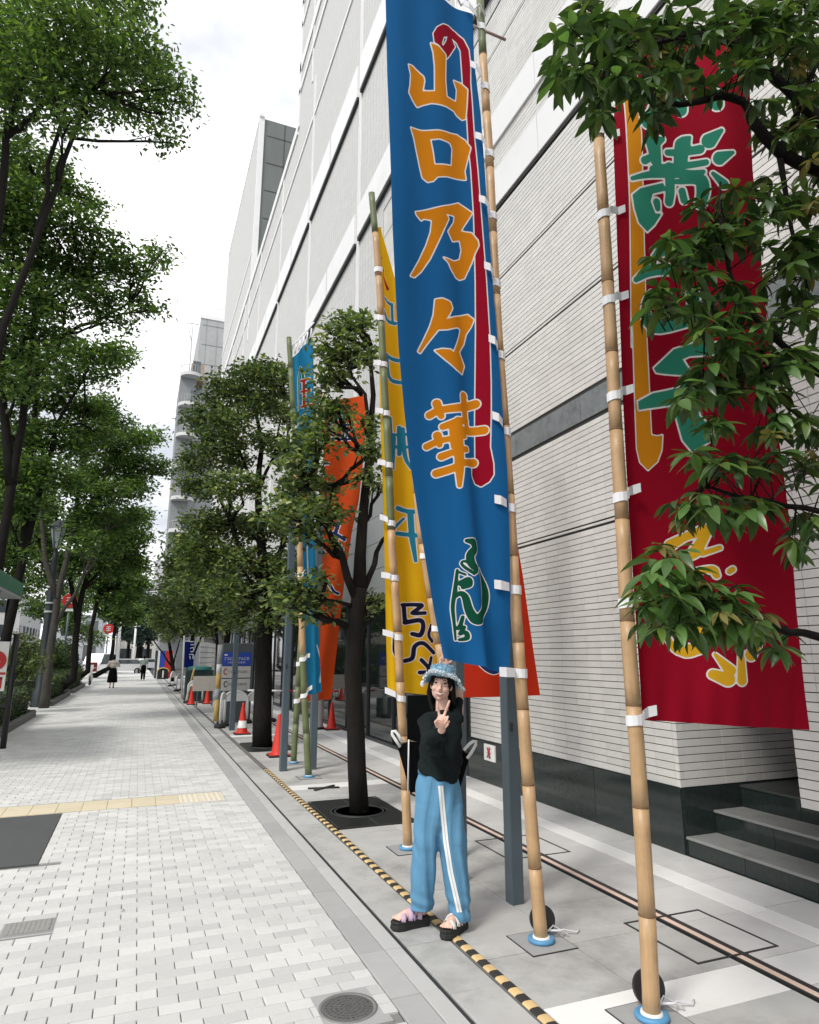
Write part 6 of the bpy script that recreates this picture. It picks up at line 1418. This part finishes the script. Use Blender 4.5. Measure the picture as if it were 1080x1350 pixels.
# other arm raised behind the hat, peace sign above it
shB = PW(603, 950, .02); elB = PW(605, 912, .16); WB_ = PW(594, 882, .14)
cap(body, shB, elB, .042, .034); cap(body, elB, WB_, .031, .021); body.ell(PW(588, 873, .13), (.032, .018, .034), 14, rot=BASIS)
for pts, r in (([(585, 869), (583, 863), (582, 858), (581.5, 854)], .0088), ([(590, 868), (592, 862), (594, 857), (595, 853)], .009), ([(582, 873), (580, 869), (583, 867)], .008), ([(594, 873), (596, 870), (593, 868)], .008), ([(585, 878), (580, 876), (581, 871)], .009)): finger([PW(u, v, .11) for u, v in pts], r)
wt = thing('person', tuple(OP), 'smiling woman in fuzzy blue bucket hat, black top and blue trousers making a peace sign', 'person')
bo = remesh(body, .0042, skin, 'body', wt, 3)
# face details
def part(nm, build, mat, par=None, fix=True):
    q = MB(); build(q); return obj(nm, q, mat, par or bo, fix=fix)
for s_ in (-1, 1):
    part('eye', lambda q: q.tube([HP(s_ * .030 + dx, -.073 + abs(dx) * .5, .010 + .004 * math.cos(dx / .014 * 1.4)) for dx in (-.014, -.007, 0, .007, .014)], [.0015, .0045, .0055, .0045, .0015], 8), hairm)
    part('eyebrow', lambda q: q.tube([HP(s_ * (.016 + .007 * k_), -.079 + .0035 * k_, .030 + .003 * math.sin(k_ * .8)) for k_ in range(5)], [.0015, .0022, .0022, .0018, .001], 6), M('brow', (.06, .035, .025), .8))
part('lips', lambda q: q.tube([HP(.036 * math.sin(a_), -.080 + .020 * (1 - math.cos(a_)), -.050 + .014 * (1 - math.cos(a_)) * .9) for a_ in np.linspace(-1.25, 1.25, 11)] , [.0012, .003, .0038, .004, .004, .004, .004, .004, .0038, .003, .0012], 8), M('lip', (.50, .17, .14), .4))
part('lower_lip', lambda q: q.tube([HP(.033 * math.sin(a_), -.079 + .017 * (1 - math.cos(a_)), -.073 + .030 * (1 - math.cos(a_))) for a_ in np.linspace(-1.25, 1.25, 11)], [.001, .003, .004, .0045, .0048, .005, .0048, .0045, .004, .003, .001], 8), M('lip', (0, 0, 0)))
part('teeth', lambda q: [q.ell(HP(.0078 * k_, -.0825 + .0007 * k_ * k_, -.061 + .0008 * k_ * k_), (.0044, .004, .0075), 8, rot=Rt) for k_ in range(-3, 4)], M('teeth', (.85, .83, .78), .3))
# hair
hb = MB(); hb.ell(HP(0, .022, .022), (.080, .094, .090), 20, rot=Rt)
for s_, w_ in ((-1, .03), (1, .042)):
    for k_ in range(8):
        x = s_ * (.076 + .005 * (k_ % 3)); y_ = .02 + k_ * .010
        end = PW(571.5 if s_ < 0 else 600, (921 if s_ < 0 else 934) + k_ * 3, .02 + k_ * .02)
        hb.tube([HP(x * .8, y_ - .01, .045), HP(x, y_, -.01), HP(x * 1.08, y_, -.07), (HP(x * 1.1, y_, -.1) * .5 + end * .5), end], [.010, .012, .013, .012, .003], 8)
for k_ in range(9): hb.tube([HP(-.05 + .0125 * k_, -.040, .085), HP(-.054 + .0135 * k_, -.078 + abs(k_ - 4) * .004, .060), HP(-.056 + .014 * k_, -.084 + abs(k_ - 4) * .006, .040)], [.010, .007, .003], 6)
for k_ in range(10): hb.tube([HP(-.05 + .011 * k_, .09, 0), HP(-.055 + .012 * k_, .10, -.1), PW(572 + k_ * 3, 960, .09)], [.02, .02, .006], 8)
obj('hair', hb, hairm, bo, fix=False)
# hat: crown and drooping brim
hq = MB(); vs = []; fs = []; n1 = 56
prof = [(.0, .118), (.040, .117), (.070, .108), (.084, .092), (.088, .065), (.092, .040), (.105, .026), (.125, .006), (.140, -.020), (.146, -.032), (.138, -.028), (.118, -.004), (.096, .024), (.086, .036)]
for i, (r, z) in enumerate(prof):
    for j in range(n1):
        a_ = 2 * PI * j / n1; wv = 1 + (.05 * math.sin(a_ * 3 + 1) + .03 * math.sin(a_ * 7)) * (r > .1)
        zz_ = z - (.012 * math.sin(a_ * 4 + .5) if r > .1 else 0) + (.085 * max(0, -math.sin(a_)) ** 1.5 * (r - .084) / .05 if r > .09 else 0)
        vs.append(HP(r * wv * math.cos(a_), .014 + r * wv * 1.08 * math.sin(a_), zz_ + .022 + RNG.normal() * .0008))
for i in range(len(prof) - 1):
    for j in range(n1): fs.append((i * n1 + j, i * n1 + (j + 1) % n1, (i + 1) * n1 + (j + 1) % n1, (i + 1) * n1 + j))
hq.add(vs, fs, 0, True); hat = obj('bucket_hat', hq, hatm, bo)
bi = [i * n1 + j for i in (7, 8, 9) for j in range(n1)]; cr = [i * n1 + j for i in (1, 2, 3, 4, 5, 6) for j in range(n1)]
Pf = np.array([vs[i] for i in bi if True] * 16 ); w8 = np.concatenate([np.repeat([.12, .5, 1], n1)] * 16); Pf = Pf[RNG.uniform(size=len(Pf)) < w8]
obj('fringe', leaves_mesh('fringe', Pf + RNG.normal(size=Pf.shape) * .004, .013, .0045, fur, .3, 1), None, hat)
Pc = np.array([vs[i] for i in cr] * 5); obj('nap', leaves_mesh('nap', Pc + RNG.normal(size=Pc.shape) * .004, .009, .004, hatm, 0, 1), None, hat)
# shirt
def rings(mb, R_, n=28, cl=True):
    """R_: list of (v, uL, uR, depth radius, b offset)"""
    vs = []; fs = []
    for (vL, vR, uL, uR, dr_, b) in R_:
        pl, pr = PW(uL, vL, b), PW(uR, vR, b); c = (pl + pr) / 2; ax = (pr - pl) / 2
        for j in range(n):
            a_ = 2 * PI * j / n; vs.append(c + ax * math.cos(a_) + FH * dr_ * math.sin(a_))
    for i in range(len(R_) - 1):
        for j in range(n): fs.append((i * n + j, i * n + (j + 1) % n, (i + 1) * n + (j + 1) % n, (i + 1) * n + j))
    fs.append(tuple(range(n))[::-1]); fs.append(tuple((len(R_) - 1) * n + j for j in range(n))); mb.add(vs, fs, 0, True)
sh = MB(); rings(sh, [(936, 936, 574, 593, .055, 0), (941, 941, 562, 604, .075, 0), (949, 950, 556, 609, .092, 0), (965, 966, 554, 610, .105, 0), (985, 986, 553, 608, .105, 0), (1005, 1012, 552, 606, .110, 0), (1016, 1034, 551, 604, .118, 0)])
cap(sh, PW(562, 952, 0), PW(566, 975, -.26), .058, .055); cap(sh, PW(566, 975, -.26), PW(581, 965, -.45), .054, .044)
cap(sh, PW(575, 990, -.1), PW(572, 985, -.3), .05, .045); cap(sh, PW(600, 952, .0), PW(603, 928, .10), .054, .048); cap(sh, PW(601, 985, .0), PW(600, 1015, 0), .05, .045)
so = remesh(sh, .007, shirt, 'blouse', bo, 4)
co = np.empty(len(so.data.vertices) * 3); so.data.vertices.foreach_get('co', co); co = co.reshape(-1, 3)
ph = co @ RH * 60 + co[:, 2] * 18; no_v = np.empty(len(co) * 3); so.data.vertices.foreach_get('normal', no_v); no_v = no_v.reshape(-1, 3)
co += no_v * (.0055 * np.sign(np.sin(ph + 2 * np.sin(co[:, 2] * 25))) * np.abs(np.sin(ph + 2 * np.sin(co[:, 2] * 25))) ** .6)[:, None]; so.data.vertices.foreach_set('co', co.ravel()); so.data.update()
# trousers
pn = MB()
rings(pn, [(1014, 1018, 552, 603, .098, 0), (1030, 1032, 549, 606, .112, 0), (1050, 1052, 547, 609, .118, 0), (1070, 1072, 545.5, 611, .115, 0), (1084, 1086, 545, 612.5, .10, 0), (1096, 1096, 549, 608, .06, 0)])
rings(pn, [(1060, 1060, 546, 583, .10, 0), (1095, 1095, 545, 581, .10, -.01), (1125, 1125, 543, 577, .095, -.02), (1155, 1156, 541, 575, .095, -.01), (1180, 1181, 540, 572.5, .10, .01), (1196, 1198, 541, 571, .10, .02)])
rings(pn, [(1060, 1060, 573, 611, .10, 0), (1095, 1095, 576, 614, .10, -.01), (1125, 1127, 580, 615.5, .095, -.03), (1155, 1158, 585, 617.5, .095, -.035), (1185, 1189, 590, 620, .10, -.03), (1205, 1213, 594, 621, .10, -.03)])
po = remesh(pn, .007, denim, 'trousers', bo, 5)
co = np.empty(len(po.data.vertices) * 3); po.data.vertices.foreach_get('co', co); co = co.reshape(-1, 3); nv = np.empty(len(co) * 3); po.data.vertices.foreach_get('normal', nv); nv = nv.reshape(-1, 3)
xx = co @ RH; yy = co @ FH; ph = xx * 75 + 3 * np.sin(co[:, 2] * 5 + yy * 8) + yy * 30
low = np.exp(-((co[:, 2] - .12) / .10) ** 2)
shp = lambda a_: np.sign(np.sin(a_)) * np.abs(np.sin(a_)) ** .6
co += nv * (.0048 * shp(ph) * (1 - low * .4) + .0035 * shp(co[:, 2] * 40 + xx * 55 + 2 * np.sin(xx * 30)) * np.exp(-((co[:, 2] - .5) / .12) ** 2) + .0055 * low * np.sin(co[:, 2] * 75 + xx * 20) + .003 * np.sin(co[:, 2] * 22 + xx * 40))[:, None]; po.data.vertices.foreach_set('co', co.ravel()); po.data.update()
# side stripe: laid on the trouser surface with a shrinkwrap-like ray cast
from mathutils.bvhtree import BVHTree
bv = BVHTree.FromPolygons([tuple(c) for c in co], [tuple(p.vertices) for p in po.data.polygons])
def strip(nm, ctr, hw, mat, off):
    q = MB(); vs = []; m_ = 40; P_ = np.array(ctr, float); L_ = np.linspace(0, 1, m_ + 1); T__ = (P_[:, 1] - P_[0, 1]) / (P_[-1, 1] - P_[0, 1])
    for s in L_:
        u = np.interp(s, T__, P_[:, 0]); v = P_[0, 1] + s * (P_[-1, 1] - P_[0, 1])
        for e in (-hw, 0, hw):
            o = PW(u + e, v, -.6); d = (PW(u + e, v, 0) - o); d /= np.linalg.norm(d); h = bv.ray_cast(Vector(o), Vector(d))
            p = np.array(h[0]) if h[0] is not None else PW(u + e, v, -.08); vs.append(p - d * off)
    fs = [(i * 3 + k_, i * 3 + k_ + 1, i * 3 + k_ + 4, i * 3 + k_ + 3) for i in range(m_) for k_ in range(2)]; q.add(vs, fs, 0, True); return obj(nm, q, mat, po, fix=False)
sc = [(581, 1036), (584, 1070), (588, 1110), (594, 1150), (602, 1185), (606, 1203)]
strip('side_stripe', sc, 3.4, whitep, .0035); strip('stripe_line', sc, .5, M('stripe_grey', (.45, .5, .55), .8), .005)  # thin blue-grey line along the middle of the white stripe
wb = MB(); rings(wb, [(1011, 1014, 551.5, 603, .098, 0), (1019, 1023, 551, 604, .102, 0)]); obj('waistband', wb, denim, po)
# sandals
def sandal(a_, d, mat):
    a0 = a_ * np.array([1, 1, 0]); s_ = np.cross(d, [0, 0, 1.])
    def F3(x, y, z): return a0 + d * x + s_ * y + np.array([0, 0, z])
    q = MB(); out_l = [(-.065, .026), (-.05, .036), (0, .037), (.07, .042), (.13, .050), (.17, .042), (.195, .02), (.195, -.015), (.17, -.040), (.13, -.048), (.07, -.038), (0, -.036), (-.05, -.035), (-.065, -.024)]
    n = len(out_l); vs = []; fs = []
    for z, k_ in ((0.0, .96), (.012, 1.02), (.03, 1.0), (.034, .985), (.05, 1.0), (.056, .97)):
        for x, y in out_l: vs.append(F3(x * k_, y * k_, z))
    for i in range(5):
        for j in range(n): fs.append((i * n + j, i * n + (j + 1) % n, (i + 1) * n + (j + 1) % n, (i + 1) * n + j))
    fs += [tuple(range(n))[::-1], tuple(5 * n + j for j in range(n))]; q.add(vs, fs); so_ = obj('sandal', q, blackr, bo)
    for (x0, x1, h) in ((.10, .135, .062 + .032), (.045, .085, .062 + .052), (.085, .05, .062 + .048), (-.02, .02, .062 + .075)):
        q = MB(); pts = []
        for k_ in range(9):
            an = PI * k_ / 8; pts.append(F3(x0 + (x1 - x0) * k_ / 8, .044 * math.cos(an), .055 + (h - .055) * math.sin(an)))
        q.tube(pts, .016, 8, flat=(.3, 1.0)); obj('strap', q, mat, so_)
    for x in (.115, .065): q = MB(); q.ell(F3(x, -.01, .105 if x < .1 else .092), (.010, .010, .006), 8); obj('buckle', q, blackr, so_)
sandal(ankL, dL, M('strap_lilac', (.50, .36, .50), .6)); sandal(ankR, dR, M('strap_white', (.75, .74, .72), .6))

# ================================================================== BLACK CLOTH COVER BEHIND HER
bc = thing('black_cloth_cover', tuple(PW(577, 1050, .45) * [1, 1, 0]), 'black cloth pouch with white piping and strap loops hung behind the woman', 'cloth cover')
Pb = lambda u, v, b=.45: PW(u, v, b)
def slabq(pts, th=.02):
    q = MB(); n = len(pts); f = FH * th; vs = [p for p in pts] + [p + f for p in pts]
    fs = [tuple(range(n)), tuple(range(2 * n - 1, n - 1, -1))] + [(i, i + n, (i + 1) % n + n, (i + 1) % n) for i in range(n)]; q.add(vs, fs); return q
obj('back_panel', slabq([Pb(537, 917), Pb(575, 917), Pb(590, 930), Pb(590, 985), Pb(562, 983), Pb(537, 980)], .03), blackc, bc)
obj('flap', slabq([Pb(521, 973, .40), Pb(530, 981, .38), Pb(539, 978, .34), Pb(556, 979, .36), Pb(560, 1040, .40), Pb(541, 1046, .36), Pb(534, 1020, .4)], .05), blackc, bc)
obj('flap', slabq([Pb(600, 992, .40), Pb(608, 988, .36), Pb(620, 996, .40), Pb(614, 1015, .42), Pb(606, 1042, .42), Pb(594, 1038, .38)], .05), blackc, bc)
for pts in ([(539, 975, .33), (538.5, 1010, .33), (538, 1044, .33)], [(607, 989, .34), (601, 1015, .34), (595, 1038, .34)]):
    q = MB(); q.tube([Pb(*p) for p in pts], .0055, 6); obj('piping', q, whitep, bc)
for pts in ([(517, 968), (515.5, 965), (518, 963.5), (522, 966), (528, 977)], [(617, 988), (625, 978), (629, 977), (629, 982), (616, 1000)]):
    pass
for pts in ([(528, 985), (522, 976), (517, 968), (517, 964.5), (521, 964), (526, 970), (530, 978)], [(612, 989), (619, 981), (624, 977.5), (628, 977.5), (627.5, 982), (622, 992), (616, 1000)]):
    q = MB(); q.tube([Pb(u, v, .36) for u, v in pts], .011, 8, flat=(.35, 1)); obj('strap_loop', q, whitep, bc)
for pts in ([(528, 981), (540, 977), (552, 980)], [(604, 988), (608, 987), (616, 992)]):
    q = MB(); q.tube([Pb(u, v, .38) for u, v in pts], .008, 6); obj('rim', q, M('rim_tan', (.2, .15, .10), .7), bc)

# ================================================================== FAR WALKERS
def walker(u, v, Yw, label, topm, botm, arms_out, skirt=False, bag=False):
    b = atY(u, v, Yw); O_ = np.array([b[0], Yw, 0]); t = thing('person', tuple(O_), label, 'person')
    q = MB(); S = lambda x, y, z: O_ + np.array([x, y, z])
    for s_ in (-1, 1):
        st = .12 * s_
        cap(q, S(.08 * s_, 0, .86), S(.08 * s_, st, .48), .085, .06); cap(q, S(.08 * s_, st, .48), S(.08 * s_, st * .6 - .04, .08), .052, .035); cap(q, S(.08 * s_, st * .6 - .04, .045), S(.085 * s_, st * .6 + .12, .035), .04, .03)
        cap(q, S(.19 * s_, 0, 1.36), S((.30 if arms_out else .23) * s_, .02, 1.12), .05, .04); cap(q, S((.30 if arms_out else .23) * s_, .02, 1.12), S((.12 if arms_out else .24) * s_, .22 if arms_out else .05, 1.15 if arms_out else .86), .038, .028)
        cap(q, S((.12 if arms_out else .24) * s_, .22 if arms_out else .05, 1.15 if arms_out else .86), S((.08 if arms_out else .24) * s_, .27 if arms_out else .07, 1.16 if arms_out else .78), .032, .022)
    q.ell(S(0, 0, .95), (.155, .11, .13), 14); q.ell(S(0, 0, 1.15), (.14, .10, .18), 14); q.ell(S(0, 0, 1.30), (.18, .10, .12), 14); cap(q, S(0, 0, 1.40), S(0, 0, 1.5), .05, .045); q.ell(S(0, 0, 1.58), (.075, .09, .11), 14)
    o = remesh(q, .02, skin, 'body', t, 2)
    q = MB(); q.ell(S(0, -.02, 1.61), (.088, .10, .105), 14); q.ell(S(0, -.04, 1.54), (.075, .06, .08), 12); obj('hair', q, hairm, o, fix=False)
    q = MB(); q.ell(S(0, 0, 1.16), (.17, .125, .20), 16); q.ell(S(0, 0, 1.31), (.205, .12, .125), 16)
    for s_ in (-1, 1): cap(q, S(.19 * s_, 0, 1.36), S((.29 if arms_out else .235) * s_, .02, 1.14), .068, .06)
    remesh(q, .02, topm, 'shirt', o, 2)
    q = MB()
    if skirt: q.lathe(S(0, 0, 0), [(.01, .28), (.26, .28), (.24, .6), (.17, 1.02), (.01, 1.05)], 20)
    else:
        for s_ in (-1, 1): (cap(q, S(.08 * s_, 0, .88), S(.08 * s_, .12 * s_, .48), .105, .085), cap(q, S(.08 * s_, .12 * s_, .48), S(.08 * s_, .07 * s_ - .04, .12), .08, .065))
        q.ell(S(0, 0, .95), (.175, .13, .14), 14)
    remesh(q, .02, botm, 'skirt' if skirt else 'trousers', o, 2)
    q = MB()
    for s_ in (-1, 1): cap(q, S(.08 * s_, .072 * s_ - .05, .035), S(.085 * s_, .072 * s_ + .12, .03), .045, .038)
    obj('shoes', q, whitep if not skirt else blackr, o, fix=False)
    if bag: q = MB(); q.bbox(O_[0] - .38, O_[0] - .27, Yw - .1, Yw + .1, .5, .78, .02); obj('bag', q, blackr, o)
    return t
walker(147, 907, 39.7, 'distant walker in white top with long black skirt holding something in front', M('top_pale', (.55, .5, .45), .8), blackc, True, skirt=True)
walker(188, 897, 50.8, 'distant walker in grey-green shirt and black trousers carrying a bag', M('top_green', (.30, .38, .33), .8), blackc, False, bag=True)
